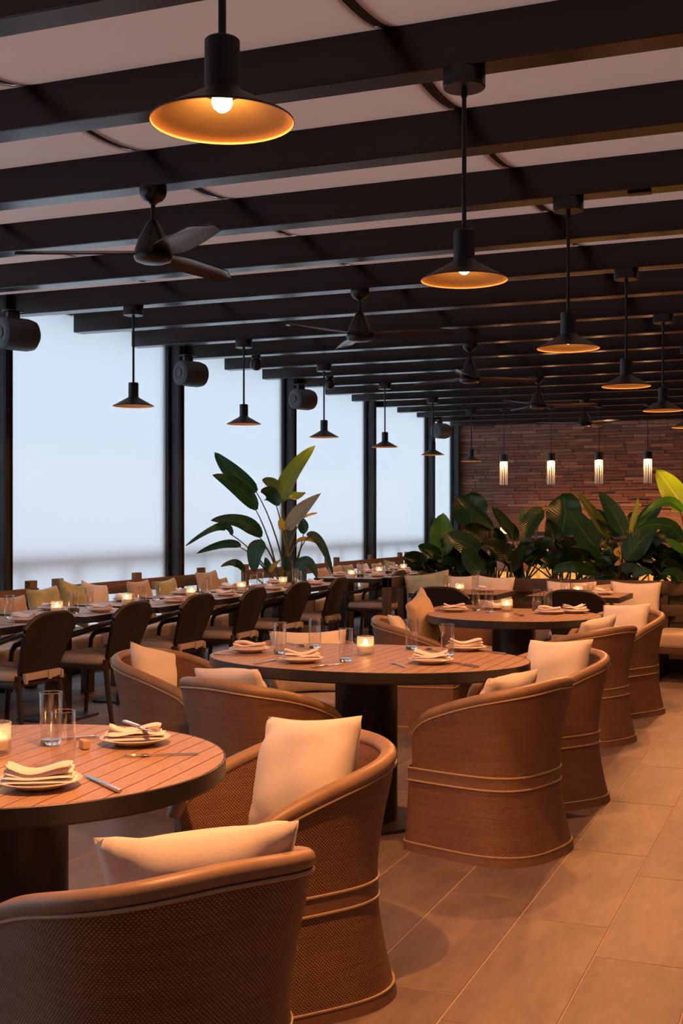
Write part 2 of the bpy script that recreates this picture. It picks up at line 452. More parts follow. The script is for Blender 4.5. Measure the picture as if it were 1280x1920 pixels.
for k in KS[:-1]:
    for x in (-4.57, -3.01, -1.45, .11, 1.67, 3.23):
        link('canvas_carrier', carrier_me, ceiling, (x-.0175, beamY(k)+BW, 0))
    for x in (-6.13, -4.57, -3.01, -1.45, .11, 1.67, 3.23):
        link('canvas_panel', canvas_me, ceiling, (x+random.uniform(-.006, .006), beamY(k)+BW, 0))

# window side: posts, low curb, panes, shades, terrace rail beyond
wall_left = MB().box((-6.19, (YN+YF)/2, .05), (.20, YF-YN, .10)).box((-6.19, (YN+YF)/2, 3.24), (.20, YF-YN, .20)).obj('wall_left', M['post']); tag(wall_left, kind='structure')
pm = MB().box((-6.10, .08, 1.6), (.10, .16, 3.2)).box((-6.0, .08, 1.6), (.10, .10, 3.2)).box((-5.945, .04, 1.6), (.012, .012, 3.2)).box((-5.945, .12, 1.6), (.012, .012, 3.2)).box((-6.055, .08, 1.6), (.03, .19, 3.2))
post_me = pm.mesh('post', M['post'], bevel=.003, seg=1)
PY = [-2.4, -.48, 2.26, 4.99, 7.72, 10.44, 13.17, 15.93, 18.68, 20.11]
for n_, y in enumerate(PY): tag(link('trim_%d' % (n_+2), post_me, None, (0, y, 0)), kind='structure')
shade_names = ['first roller shade, nearest and mostly out of frame', '', '', '']
nwin = 0
for a, b in zip(PY[:-1], PY[1:]):
    nwin += 1
    y0, y1 = a+.178, b-.018
    w = MB()
    for yy in (y0+.02, y1-.02): w.box((-6.122, yy, 1.6), (.02, .04, 3.1))
    for zz in (.08, 3.12): w.box((-6.122, (y0+y1)/2, zz), (.02, y1-y0-.08, .04))
    wo = w.obj('window_%d' % nwin, M['post']); tag(wo, kind='structure')
    MB().box((-6.122, (y0+y1)/2, 1.6), (.006, y1-y0-.08, 3.0)).obj('pane', M['pane'], wo)
    if y1 > 4:
        idx = nwin-3
        lab = ['roller shade just outside the left frame edge', 'translucent white roller shade left of the leftmost dark post', 'wide glowing white roller shade between the leftmost dark post and the second post',
               'white roller shade behind the tall banana-leaf plant', 'white roller shade between third and fourth dark posts', 'white roller shade between fourth and fifth dark posts',
               'narrow warm-toned roller shade beside the stone wall'][idx]
        s = MB().box((-6.075, (y0+y1)/2, 1.60), (.0015, y1-y0-.002, 3.02)).obj('roller_shade', M['shade_cloth']); tag(s, lab, 'shade', 'roller shades along the windows')
        MB().tube([(-6.075, y0+.01, .09), (-6.075, y1-.01, .09)], .011, 10).obj('hem_bar', M['seat_cream'], s, smooth=True)
    else:
        s = MB().box((-6.075, (y0+y1)/2, 1.60), (.0015, y1-y0-.002, 3.02)).obj('shade_cloth', M['shade_cloth'], wo)
rl = thing('terrace_railing', 'dark terrace railing outside, showing faintly through the white shades', 'railing', (-6.168, 0, 0))
MB().box((0, 12.0, .985), (.03, 16.6, .085)).obj('top_rail', M['rail'], rl, bevel=.006)
ym = 4.3; bal_me = MB().box((0, 0, .52), (.026, .036, .84)).mesh('baluster', M['rail'])
while ym < 20.2:
    link('baluster', bal_me, rl, (0, ym, 0)); ym += .77
# unseen terrace slab outside, made white and narrow to brighten the lower shades
tr = MB().box((-6.92, 9.5, -.06), (1.25, 24, .12)).obj('trim_1', M['terrace']); tag(tr, kind='structure')

# other walls
wall_right = MB().box((XR+.1, (YN+YF)/2, 1.6), (.2, YF-YN, 3.4)).obj('wall_right', M['plaster']); tag(wall_right, kind='structure')
wall_front = MB().box((-1, YN-.1, 1.6), (10.4, .2, 3.4)).obj('wall_near', M['plaster']); tag(wall_front, kind='structure')
wall_back = MB().box((-1, YF+.16, 1.6), (10.4, .2, 3.4)).obj('wall_back', M['plaster']); tag(wall_back, kind='structure')
# stacked ledge stone
BHZ = .054; wallb = MB(); nsingle = 0; brick_me = {}
z = 0.0; rowi = 0
while z < 3.3:
    x = -6.0 - random.random()*.2
    while x < XR:
        L = random.choice([.22, .30, .36, .44, .52]); p = random.uniform(0, .028)
        xa, xb = max(x, -6.0), min(x+L, XR)
        if xb-xa > .04:
            if z > 1.42 and z < 2.93 and xb < -1.95 and nsingle < 298:
                key = round(xb-xa, 2)
                if key not in brick_me: brick_me[key] = MB().box((0, .04, 0), (key-.004, .08, BHZ-.003)).mesh('brick', M['brick'], bevel=.004, seg=1)
                link('brick', brick_me[key], wall_back, ((xa+xb)/2, YF-p, z+BHZ/2)); nsingle += 1
            else:
                wallb.box(((xa+xb)/2, YF+.04-p, z+BHZ/2), (xb-xa-.004, .08, BHZ-.003))
        x += L
    z += BHZ; rowi += 1
tag(wallb.obj('brick_field', M['brick'], wall_back), kind='stuff')

# ================================================================== LAMPS ON THE CEILING
def add_light(parent, loc, power, col, size=.03, name='lamp_light', spot=None):
    l = bpy.data.lights.new(name, 'SPOT' if spot else 'POINT'); l.energy = power; l.color = col; l.shadow_soft_size = size
    if spot: l.spot_size = radians(spot); l.spot_blend = .3
    o = bpy.data.objects.new(name, l); COL.objects.link(o); o.parent = parent; o.location = loc; return o
def make_pendant(label, loc, rotz, group, watts=None):
    t = thing('pendant_lamp', label, 'pendant lamp', loc, rotz, group)      # origin at the beam
    MB().lathe([(0, 0), (.074, 0), (.076, -.003), (.076, -.058), (.072, -.062), (0, -.062)], 32).obj('canopy', M['black_metal'], t, smooth=True)
    MB().lathe([(.0085, -.06), (.0085, -.575)], 12).lathe([(.012, -.062), (.012, -.09)], 12).obj('stem', M['black_metal'], t, smooth=True)
    MB().lathe([(0, -.568), (.034, -.568), (.038, -.572), (.038, -.688), (0, -.688)], 28).obj('socket', M['black_metal'], t, smooth=True)
    out = [(.036, -.672), (.045, -.682), (.085, -.704), (.125, -.727), (.154, -.742), (.1555, -.7465)]
    inn = [(.1535, -.7470), (.1520, -.7425), (.124, -.7295), (.084, -.7068), (.045, -.6855), (.03, -.680), (0, -.680)]
    MB().lathe(out+inn, 48, mi=[0]*5+[1]*11).obj('shade', [M['black_metal'], M['shade_inner']], t, smooth=True)
    MB().lathe([(0, -.681), (.016, -.681), (.017, -.688), (.022, -.696), (.0225, -.706), (.018, -.717), (.009, -.724), (0, -.726)], 20).obj('bulb', M['bulb'], t, smooth=True)
    add_light(t, (0, 0, -.732), watts or PENDANT_W, LAMP_COL, .02, spot=174)
    return t
pendant = Kind(make_pendant)
pendant_near = Kind(lambda *a: make_pendant(*a, watts=PENDANT_NEAR_W))
pendant_dim = Kind(lambda *a: make_pendant(*a, watts=PENDANT_DIM_W))
grp = 'black cone pendant lamps in two rows'
RIGHT_TXT = ['large black cone pendant nearest the camera with its glowing bulb showing', 'second black cone pendant of the right row, full stem and canopy showing', 'third black cone pendant of the right row counting from the camera',
             'fourth black cone pendant of the right row, smaller than the third', 'fifth black cone pendant of the right row, cut by the frame edge', 'sixth black cone pendant of the right row, just past the frame edge', 'seventh black cone pendant of the right row, out of frame']
for i in range(7):
    k = -2+2*i
    (pendant_near if i == 0 else pendant)(RIGHT_TXT[i], (-1.21, beamY(k)+BW/2, ZB), 0, grp)
for i in range(6):
    k = 4+2*i
    pendant_dim('%s black cone pendant of the row along the shaded windows, counting from the camera' % ORD[i], (-4.87, beamY(k)+BW/2, ZB), 0, grp)

def make_fan(label, loc, rotz, group):
    t = thing('ceiling_fan', label, 'ceiling fan', loc, rotz, group)
    MB().lathe([(0, 0), (.066, 0), (.067, -.012), (.060, -.036), (.045, -.055), (.022, -.066), (.018, -.074), (0, -.074)], 28).obj('canopy', M['fan_black'], t, smooth=True)
    MB().lathe([(.0115, -.06), (.0115, -.165)], 14).obj('downrod', M['fan_black'], t, smooth=True)
    MB().lathe([(0, -.15), (.020, -.152), (.030, -.165), (.052, -.205), (.072, -.245), (.086, -.285), (.092, -.315), (.094, -.33), (.086, -.347), (.06, -.357), (0, -.361)], 36).obj('motor_housing', M['fan_black'], t, smooth=True)
    b = MB(); N = 12; tilt = -.235
    for sgn in (1, -1):
        for i in range(N+1):
            u = i/N; r = .07+.585*u
            lead = .075-.012*u+.012*sin(pi*u); trail = -.060+.018*u
            if u > .85: trail += (u-.85)*.30
            if u < .2: lead *= .55+2.25*u; trail *= .55+2.25*u
            for j in range(5):
                c = trail+(lead-trail)*j/4
                zc = c*tilt + .012*(1-((j-2)/2)**2) + sgn*.0028
                b.v.append((r, c, -.312+zc))
    n1 = (N+1)*5
    for i in range(N):
        for j in range(4):
            a = i*5+j
            b.f.append((a, a+5, a+6, a+1)); b.f.append((n1+a, n1+a+1, n1+a+6, n1+a+5)); b.m += [0, 0]
    for i in range(N):
        for j in (0, 4):
            a = i*5+j; b.f.append((a, n1+a, n1+a+5, a+5)); b.m.append(0)
    for i in (0, N):
        for j in range(4):
            a = i*5+j; b.f.append((a, a+1, n1+a+1, n1+a)); b.m.append(0)
    me = b.mesh('blade', M['fan_blade'], smooth=True, angle=50)
    for q in range(3): link('blade', me, t, (0, 0, 0), (0, 0, q*2*pi/3))
    return t
fan = Kind(make_fan)
th = radians(21.954)
for i, (k, ang) in enumerate(((1, -60), (4, -20), (7, 12), (10, 105), (13, 57))):
    fan('%s black three-blade ceiling fan counting from the camera' % ORD[i], (-3.04, beamY(k)+BW/2, ZB), radians(ang)+th, 'black ceiling fans along the middle of the ceiling')

# slim glass tube pendants in front of the stone wall
def make_tube(label, loc, rotz, group):
    t = thing('tube_pendant', label, 'pendant lamp', loc, rotz, group)
    zt = ZB-loc[2]
    MB().lathe([(0, 0), (.05, 0), (.05, -.02), (0, -.02)], 20).obj('canopy', M['black_metal'], t, smooth=True)
    MB().lathe([(.005, -.015), (.005, -.66)], 8).obj('cord', M['black_metal'], t, smooth=True)
    MB().lathe([(0, -.655), (.06, -.655), (.06, -.76), (0, -.76)], 24).obj('cap', M['black_metal'], t, smooth=True)
    g = MB(); n = 48; vs = []
    for zz in (-.755, -1.10):
        for i in range(n):
            r = .058*(1+.03*cos(8*2*pi*i/n)); vs.append((r*cos(2*pi*i/n), r*sin(2*pi*i/n), zz))
    g.add(vs, [(i, (i+1) % n, n+(i+1) % n, n+i) for i in range(n)])
    g.obj('glass_tube', M['tube_glass'], t, smooth=True, angle=80)
    rb = MB()
    for q in range(10): rb.tube([(.054*cos(q*.6283), .054*sin(q*.6283), -.757), (.054*cos(q*.6283), .054*sin(q*.6283), -1.098)], .005, 6)
    rb.obj('glass_ribs', M['tube_rib'], t, smooth=True)  # white rods along the ribs stand for the vertical highlights on the glass
    MB().lathe([(0, -.76), (.03, -.76), (.032, -.80), (.02, -.825), (0, -.83)], 16).obj('bulb', M['tube_glow'], t, smooth=True)
    add_light(t, (0, 0, -.835), 3, (1, .52, .22), .03)
    return t
tubep = Kind(make_tube)
for i, x in enumerate((-4.392, -3.70, -3.02, -2.345)):
    tubep(['leftmost glass tube pendant in front of the stone wall', 'second glass tube pendant from the left in front of the stone wall', 'third glass tube pendant from the left in front of the stone wall', 'rightmost glass tube pendant above the lime yellow leaf'][i],
          (x, 17.2, ZB), 0, 'glass tube pendants above the bar')

# loudspeakers at the posts and small spot cameras
def make_speaker(label, loc, rotz, group):
    t = thing('wall_speaker', label, 'speaker', loc, rotz, group)
    R = Matrix.Rotation(-pi/2, 4, 'X')   # lathe z -> +y
    MB().lathe([(0, -.10), (.105, -.10), (.118, -.09), (.124, -.02), (.124, 0)], 32, R).obj('front_drum', M['speaker'], t, smooth=True)
    MB().lathe([(.055, -.103), (.075, -.108), (.095, -.103)], 28, R).lathe([(0, -.112), (.035, -.108), (.04, -.10)], 20, R).obj('grille_ring', M['speaker_body'], t, smooth=True)
    MB().lathe([(.1215, -.002), (.125, .02), (.124, .12), (.112, .17), (.07, .20), (0, .21)], 32, R).obj('body', M['speaker_body'], t, smooth=True)
    MB().box((0, 0, .143), (.04, .10, .05)).box((0, 0, .172), (.09, .14, .012)).obj('bracket', M['black_metal'], t, bevel=.003)
    return t
spk = Kind(make_speaker)
for i, (y, lab) in enumerate(((7.62, 'drum-shaped loudspeaker at the top of the leftmost dark post'), (10.33, 'drum-shaped loudspeaker at the top of the second dark post'), (13.03, 'drum-shaped loudspeaker at the top of the third dark post'), (18.5, 'small drum-shaped loudspeaker at the farthest dark post'))):
    spk(lab, (-5.77, y, 2.765), radians(-24), 'loudspeakers at the window posts')
def make_spot(label, loc, rotz, group):
    t = thing('spot_camera', label, 'camera', loc, rotz, group)
    MB().lathe([(0, 0), (.045, 0), (.045, -.03), (0, -.03)], 20).obj('base', M['black_metal'], t, smooth=True)
    MB().lathe([(0, -.025), (.03, -.028), (.052, -.05), (.06, -.085), (.05, -.12), (.028, -.14), (0, -.145)], 24).obj('dome', M['fan_black'], t, smooth=True)
    return t
spotc = Kind(make_spot)
spotc('small black dome camera under a beam beside the second window-row pendant', (-5.2, beamY(7)+BW/2, ZB), 0, 'dome cameras')
spotc('small black dome camera beside the third drum loudspeaker', (-5.2, beamY(9)+.02+BW/2, ZB), 0, 'dome cameras')
pl = MB().box((0, 0, -.006), (.11, .06, .012)).obj('sensor_plate', M['fan_black'], bevel=.003)
pl.location = (-.86, beamY(2)+BW/2, ZB); tag(pl, 'small flat black plate under the beam right of the third pendant canopy', 'sensor')
# ================================================================== FURNITURE
def squircle(n, a, b, e=2.6):
    out = []
    for i in range(n):
        w = 2*pi*i/n; c, s = cos(w), sin(w)
        out.append((a*math.copysign(abs(c)**(2/e), c), b*math.copysign(abs(s)**(2/e), s)))
    return out
# ---- barrel armchair: woven shell on the floor, sloping padded arm rim, front towards +y
def barrel_paths():
    a, b, AF = .296, .306, .222
    hs = []                                        # horseshoe from left arm front round the back to right arm front
    for i in range(8): hs.append((-a+.012*(1-i/7)**2, AF-AF*i/7))
    for i in range(1, 32):
        w = pi+pi*i/32; e = 2.8
        c, s = cos(w), sin(w)
        hs.append((a*math.copysign(abs(c)**(2/e), c), b*math.copysign(abs(s)**(2/e), s)))
    for i in range(8): hs.append((a-.012*(i/7)**2, AF*i/7))
    fr = []                                        # front apron from right to left
    for i in range(1, 14):
        w = pi*i/14; e = 3.2
        c, s = cos(w), sin(w)
        fr.append(((a-.012)*math.copysign(abs(c)**(2/e), c), AF+.060*abs(s)**(2/e)))
    return hs, fr
HS, FR = barrel_paths()
def arc_t(path):
    L = [0]
    for p, q in zip(path[:-1], path[1:]): L.append(L[-1]+hypot(q[0]-p[0], q[1]-p[1]))
    return L
HL = arc_t(HS)
def normals(path, closed):
    N = []
    n = len(path)
    for i in range(n):
        p = path[i-1] if (closed or i) else path[i]; q = path[(i+1) % n] if (closed or i < n-1) else path[i]
        dx, dy = q[0]-p[0], q[1]-p[1]; l = hypot(dx, dy) or 1
        N.append((-dy/l*-1, dx/l*-1) if False else (dy/l, -dx/l))
    return N
CL = HS+FR
CN = normals(CL, True)
# orient outward
CN = [(nx, ny) if nx*p[0]+ny*p[1] > 0 else (-nx, -ny) for (nx, ny), p in zip(CN, CL)]
def tpar(i): return abs(2*HL[i]/HL[-1]-1)
def rimh(i):
    t = tpar(i)
    h = .715-.170*t**1.95
    if t > .88: h -= .030*((t-.88)/.12)**2
    return h
def flare(p, z):
    back = .5-.5*p[1]/.335                         # 1 at the back, 0 at the front
    w = .22+.78*max(0, min(1, back))
    return -.056*w*max(0, sin(pi*min(z, .66)/.66))**1.1
def outer(i, z, off=0.0):
    p = CL[i]; n = CN[i]; f = flare(p, z)+off
    return (p[0]+n[0]*f, p[1]+n[1]*f, z)
def make_barrel(label, loc, rotz, group):
    t = thing('barrel_armchair', label, 'armchair', loc, rotz, group)
    nh = len(HS); NZ = 9
    sh = MB(); uv = []
    TH = .036
    for i in range(nh):                            # outer wall
        H = rimh(i)-.02
        for j in range(NZ+1):
            z = .03+(H-.03)*j/NZ; sh.v.append(outer(i, z)); uv.append((HL[i], z))
    for i in range(nh-1):
        for j in range(NZ):
            a = i*(NZ+1)+j; sh.f.append((a, a+NZ+1, a+NZ+2, a+1)); sh.m.append(0)
    o = len(sh.v)
    for i in range(nh):                            # inner wall
        H = rimh(i)-.02
        for j in range(6):
            z = .28+(H-.28)*j/5; sh.v.append(outer(i, z, -TH)); uv.append((HL[i]+.003, z))
    for i in range(nh-1):
        for j in range(5):
            a = o+i*6+j; sh.f.append((a, a+1, a+7, a+6)); sh.m.append(0)
    for i in (0, nh-1):                            # arm fronts
        q = len(sh.v); H = rimh(i)-.02
        for j in range(6):
            z = .28+(H-.28)*j/5; sh.v.append(outer(i, z)); uv.append((0, z)); sh.v.append(outer(i, z, -TH)); uv.append((TH, z))
        for j in range(5):
            a = q+2*j; sh.f.append((a, a+1, a+3, a+2)); sh.m.append(0)
    q = len(sh.v); idx = [nh-1]+list(range(nh, len(CL)))+[0]; L = 0
    for c, i in enumerate(idx):                    # front apron
        if c: L += hypot(CL[i][0]-CL[idx[c-1]][0], CL[i][1]-CL[idx[c-1]][1])
        for j in range(5):
            z = .03+.30*j/4; sh.v.append(outer(i, z)); uv.append((L, z))
    for c in range(len(idx)-1):
        for j in range(4):
            a = q+c*5+j; sh.f.append((a, a+5, a+6, a+1)); sh.m.append(0)
    sh.uv = uv
    sh.obj('woven_shell', M['weave'], t, smooth=True, angle=60)
    pts = []
    for i in range(nh):
        x, y, z = outer(i, rimh(i)-.02, -TH/2-.001); pts.append((x, y, rimh(i)-.022))
    x, y, z = pts[0]; pts = [(x, y+.012, z-.03)]+pts
    x, y, z = pts[-1]; pts = pts+[(x, y+.012, z-.03)]
    MB().tube(pts, .0245, 12, up=(0, 0, 1), flat=.9).obj('arm_rim', M['rattan_trim'], t, smooth=True, angle=70)
    MB().tube([outer(i, rimh(i)-.042, .0015) for i in range(nh)], .0042, 6).obj('rim_piping', M['piping'], t, smooth=True)
    bd = MB(); n = len(CL)
    for z in (.285, .335):
        for i in range(n): bd.v.append(outer(i, z, .0025))
    for i in range(n): bd.f.append((i, (i+1) % n, n+(i+1) % n, n+i)); bd.m.append(0)
    bd.obj('band', M['rattan_band'], t, smooth=True)
    for z in (.285, .335):
        MB().tube([outer(i, z, .003) for i in range(n)], .0042, 6, closed=True).obj('band_piping', M['piping'], t, smooth=True)
    pb = MB()
    for z in (.0, .034):
        for i in range(n): pb.v.append(outer(i, z, .004))
    for i in range(n): pb.f.append((i, (i+1) % n, n+(i+1) % n, n+i)); pb.m.append(0)
    pb.obj('plinth', M['rattan_band'], t, smooth=True)
    MB().tube([outer(i, .036, .003) for i in range(n)], .004, 6, closed=True).obj('plinth_piping', M['piping'], t, smooth=True)
    c = MB(); sq = squircle(36, .214, .218, 3.0)
    rings = [(.300, .90), (.305, .97), (.335, 1.0), (.385, 1.0), (.412, .97), (.425, .90), (.431, .6), (.434, .0)]
    for z, k in rings:
        c.v += [(x*k, .028+y*k, z) for x, y in sq]
    for r in range(len(rings)-1):
        for i in range(36):
            j = (i+1) % 36; c.f.append((r*36+i, r*36+j, (r+1)*36+j, (r+1)*36+i)); c.m.append(0)
    c.obj('seat_cushion', M['seat_grey'], t, smooth=True, angle=80)
    return t
barrel = Kind(make_barrel)

# ---- pillows
pillow_cache = {}
def pillow_mesh(half, thick, mat, seed, hx=None):
    key = (half, thick, mat, seed, hx)
    if key in pillow_cache: return pillow_cache[key]
    rnd = random.Random(seed); N = 18; b = MB(); hx = hx or half
    ph = [rnd.uniform(0, 6.28) for _ in range(6)]; bend = rnd.uniform(-.05, .08)
    idx = {}
    for side in (1, -1):
        for i in range(N+1):
            for j in range(N+1):
                edge = i in (0, N) or j in (0, N)
                if side < 0 and edge: idx[(side, i, j)] = idx[(1, i, j)]; continue
                u = -1+2*i/N; v = -1+2*j/N
                cr_ = 1-.03*(u*v)**6; x = hx*u*(1-.115*(1-v*v)*u*u)*cr_; y = half*v*(1-.115*(1-u*u)*v*v)*cr_
                pr = max(0, (1-u*u)*(1-v*v))
                h = thick*pr**.40
                wr = .10*thick*sin(5*u+3*v+ph[0])*sin(4*v-2*u+ph[1])*pr**.5
                crease = -.16*thick*math.exp(-((abs(u)+abs(v)-1.45)/.16)**2)*pr**.3
                z = side*(h+crease)+wr+bend*half*(u*u+v*v)*.6
                if v > .55: z += .03*half*sin(3*u+ph[2])
                idx[(side, i, j)] = len(b.v); b.v.append((x, y, z))
    for side in (1, -1):
        for i in range(N):
            for j in range(N):
                q = [idx[(side, i, j)], idx[(side, i+1, j)], idx[(side, i+1, j+1)], idx[(side, i, j+1)]]
                b.f.append(tuple(q if side > 0 else q[::-1])); b.m.append(0)
    pillow_cache[key] = b.mesh('pillow', M[mat], smooth=True, angle=120)
    return pillow_cache[key]
def pillow(label, loc, rotz, lean, roll=0, half=.21, thick=.07, mat='pillow', seed=1, group=None, hx=None):
    """stands on its lower edge at loc, face towards local +y, leaning back by lean degrees"""
    me = pillow_mesh(half, thick, mat, seed, hx)
    o = link('pillow', me)
    R = Matrix.Rotation(rotz, 4, 'Z') @ Matrix.Rotation(radians(90+lean), 4, 'X') @ Matrix.Rotation(radians(roll), 4, 'Z')
    lo = min((R @ v.co).z for v in me.vertices)
    o.matrix_world = Matrix.Translation(Vector(loc)-Vector((0, 0, lo))) @ R
    return tag(o, label, 'pillow', group)
def chair_pillow(chair, label, dx=0, dy=-.13, dz=.43, turn=0, **kw):
    c, s = cos(chair.rotation_euler.z), sin(chair.rotation_euler.z)
    p = (chair.location.x+dx*c-dy*s, chair.location.y+dx*s+dy*c, dz)
    return pillow(label, p, chair.rotation_euler.z+radians(turn), **kw)

# ---- round tables with plank tops
TZ = .735
def make_round(label, loc, a, b, rot, group):
    t = thing('round_table', label, 'table', loc, rot, group)
    P = .0575; rimw = .005
    ai, bi = a-rimw, b-rimw
    x = -ai
    n = int(round(2*ai/P)); P = 2*ai/n
    for k in range(n):
        x0, x1 = -ai+k*P+.0018, -ai+(k+1)*P-.0018
        q = MB(); top = []; bot = []
        S = 5
        for i in range(S+1):
            xx = x0+(x1-x0)*i/S; top.append((xx, bi*sqrt(max(0, 1-(xx/ai)**2))))
        prof = [(p[0], p[1]) for p in top]+[(p[0], -p[1]) for p in reversed(top)]
        m = len(prof)
        q.v = [(p[0], p[1], TZ-.002) for p in prof]+[(p[0], p[1], TZ-.026) for p in prof]
        q.f = [tuple(range(m))[::-1], tuple(range(m, 2*m))]+[(i, (i+1) % m, m+(i+1) % m, m+i) for i in range(m)]
        q.m = [0]*len(q.f)
        q.obj('plank', M['plank'], t)
    r = MB(); N = 72
    ring = [(ai+.001, bi+.001, TZ-.001), (a-.002, b-.002, TZ-.001), (a, b, TZ-.003), (a, b, TZ-.044), (a-.003, b-.003, TZ-.047), (ai-.01, bi-.01, TZ-.047)]
    for (ra, rb, z) in ring: r.v += [(ra*cos(2*pi*i/N), rb*sin(2*pi*i/N), z) for i in range(N)]
    for k in range(len(ring)):
        l = (k+1) % len(ring)
        for i in range(N):
            j = (i+1) % N; r.f.append((k*N+i, k*N+j, l*N+j, l*N+i)); r.m.append(0)
    r.obj('edge_band', M['table_edge'], t, smooth=True, angle=40)
    d = MB(); d.v = [(ai*cos(2*pi*i/N), bi*sin(2*pi*i/N), TZ-.027) for i in range(N)]+[(ai*cos(2*pi*i/N), bi*sin(2*pi*i/N), TZ-.05) for i in range(N)]
    d.f = [tuple(range(N)), tuple(range(N, 2*N))[::-1]]+[(i, (i+1) % N, N+(i+1) % N, N+i) for i in range(N)]; d.m = [0]*len(d.f)
    d.obj('underboard', M['table_edge'], t)
    MB().lathe([(.0, .012), (.139, .012), (.14, .02), (.14, TZ-.05)], 40).obj('pedestal', M['table_edge'], t, smooth=True)
    MB().lathe([(0, 0), (.26, 0), (.262, .004), (.262, .010), (.258, .014), (0, .014)], 48).obj('base_plate', M['table_edge'], t, smooth=True)
    return t
T1 = make_round('round plank-top table at left, nearest the camera', (-1.946, 2.569, 0), .545, .545, .10, 'round plank-top tables')
T2 = make_round('large oval plank-top table in the middle with five glasses', (-1.927, 5.078, 0), .737, .55, 0, 'round plank-top tables')
T3 = make_round('farthest round plank-top table, in front of the planter bench', (-1.90, 7.70, 0), .56, .56, 0, 'round plank-top tables')

def cam_xy(r, d): return (r*cos(th)-d*sin(th), r*sin(th)+d*cos(th))
def place_barrel(r, d, tab, label, turn=0):
    x, y = cam_xy(r, d); tx, ty = tab
    ang = atan2(ty-y, tx-x)-pi/2+radians(turn)
    return barrel(label, (x, y, 0), ang, 'woven barrel armchairs')
t1, t2, t3 = (-1.946, 2.569), (-1.927, 5.078), (-1.90, 7.70)
C1 = place_barrel(-.385, 2.47, t1, 'woven barrel armchair nearest the camera, seen from behind, cut by the frame', 0)
C2 = place_barrel(-.175, 3.50, t1, 'woven barrel armchair open to the left with a big cream pillow, beside the near table')
C3 = place_barrel(.625, 5.02, t2, 'woven barrel armchair in the centre seen from behind, tucked under the oval table')
C4 = place_barrel(.965, 5.90, t2, 'woven barrel armchair with an upright cream pillow, right end of the oval table')
C5 = place_barrel(1.48, 7.47, t3, 'woven barrel armchair seen from behind at the near right of the far table')
C6 = place_barrel(1.935, 8.52, t3, 'farthest right woven barrel armchair, two cream pillows, at the far table')
C7 = place_barrel(-.34, 5.07, t2, 'woven barrel armchair left of centre seen from behind, near side of the oval table', 12)
C8 = place_barrel(-.77, 5.84, t2, 'woven barrel armchair at the left end of the oval table, open to the right')
C10 = place_barrel(-.14, 6.35, t2, 'woven barrel armchair behind the oval table, mostly hidden by the glasses')
C9 = place_barrel(.51, 7.95, t3, 'grey looking barrel armchair left of the far table, holding a white and a tan pillow', 0)
C11 = place_barrel(.92, 8.75, t3, 'barrel armchair behind the far table, grey seat showing under the table edge')

gp = 'loose pillows on the barrel armchairs'
chair_pillow(C1, 'cream pillow lying low in the nearest barrel armchair', dx=.055, dy=-.10, lean=26, roll=3, half=.176, hx=.205, thick=.08, turn=-26, seed=3, group=gp)
chair_pillow(C2, 'big cream pillow standing upright in the barrel armchair open to the left', dx=.0, dy=-.08, lean=20, roll=-7, half=.175, hx=.20, thick=.08, seed=5, turn=15, group=gp)
chair_pillow(C3, 'cream pillow just showing over the rim of the central armchair', dx=-.03, dy=-.06, dz=.434, lean=24, half=.165, hx=.2, thick=.06, seed=7, group=gp)
chair_pillow(C4, 'cream pillow with peaked corners in the armchair at the right end of the oval table', dx=0, dy=-.09, lean=22, roll=-5, half=.172, hx=.20, thick=.078, seed=9, turn=12, group=gp)
chair_pillow(C5, 'cream pillow corner peeping over the rim at the near right of the far table', dx=.02, dy=-.07, dz=.434, lean=24, roll=8, half=.17, thick=.06, seed=11, group=gp)
chair_pillow(C6, 'white pillow in the farthest right barrel armchair', dx=.0, dy=-.09, lean=22, roll=-5, half=.17, hx=.19, seed=13, turn=10, group=gp)
chair_pillow(C7, 'cream pillow along the back rim of the armchair left of centre', dx=-.05, dy=-.07, dz=.434, lean=24, roll=4, half=.165, hx=.2, thick=.06, seed=15, group=gp)
chair_pillow(C8, 'white peaked pillow in the armchair at the left end of the oval table', dx=.04, dy=-.13, lean=20, roll=18, half=.145, hx=.15, thick=.06, seed=17, turn=-10, group=gp)
chair_pillow(C10, 'wide cream pillow behind the glasses on the oval table', dx=.0, dy=-.11, lean=16, half=.175, hx=.22, seed=19, group=gp)
chair_pillow(C9, 'small white pillow at the back of the grey looking barrel armchair', dx=.08, dy=-.10, lean=24, roll=6, half=.16, thick=.05, seed=21, group=gp)
chair_pillow(C9, 'large tan pillow leaning slantwise beside the far table', dx=-.12, dy=.02, lean=14, roll=-14, half=.205, hx=.20, mat='pillow_tan', seed=23, turn=-12, group=gp)

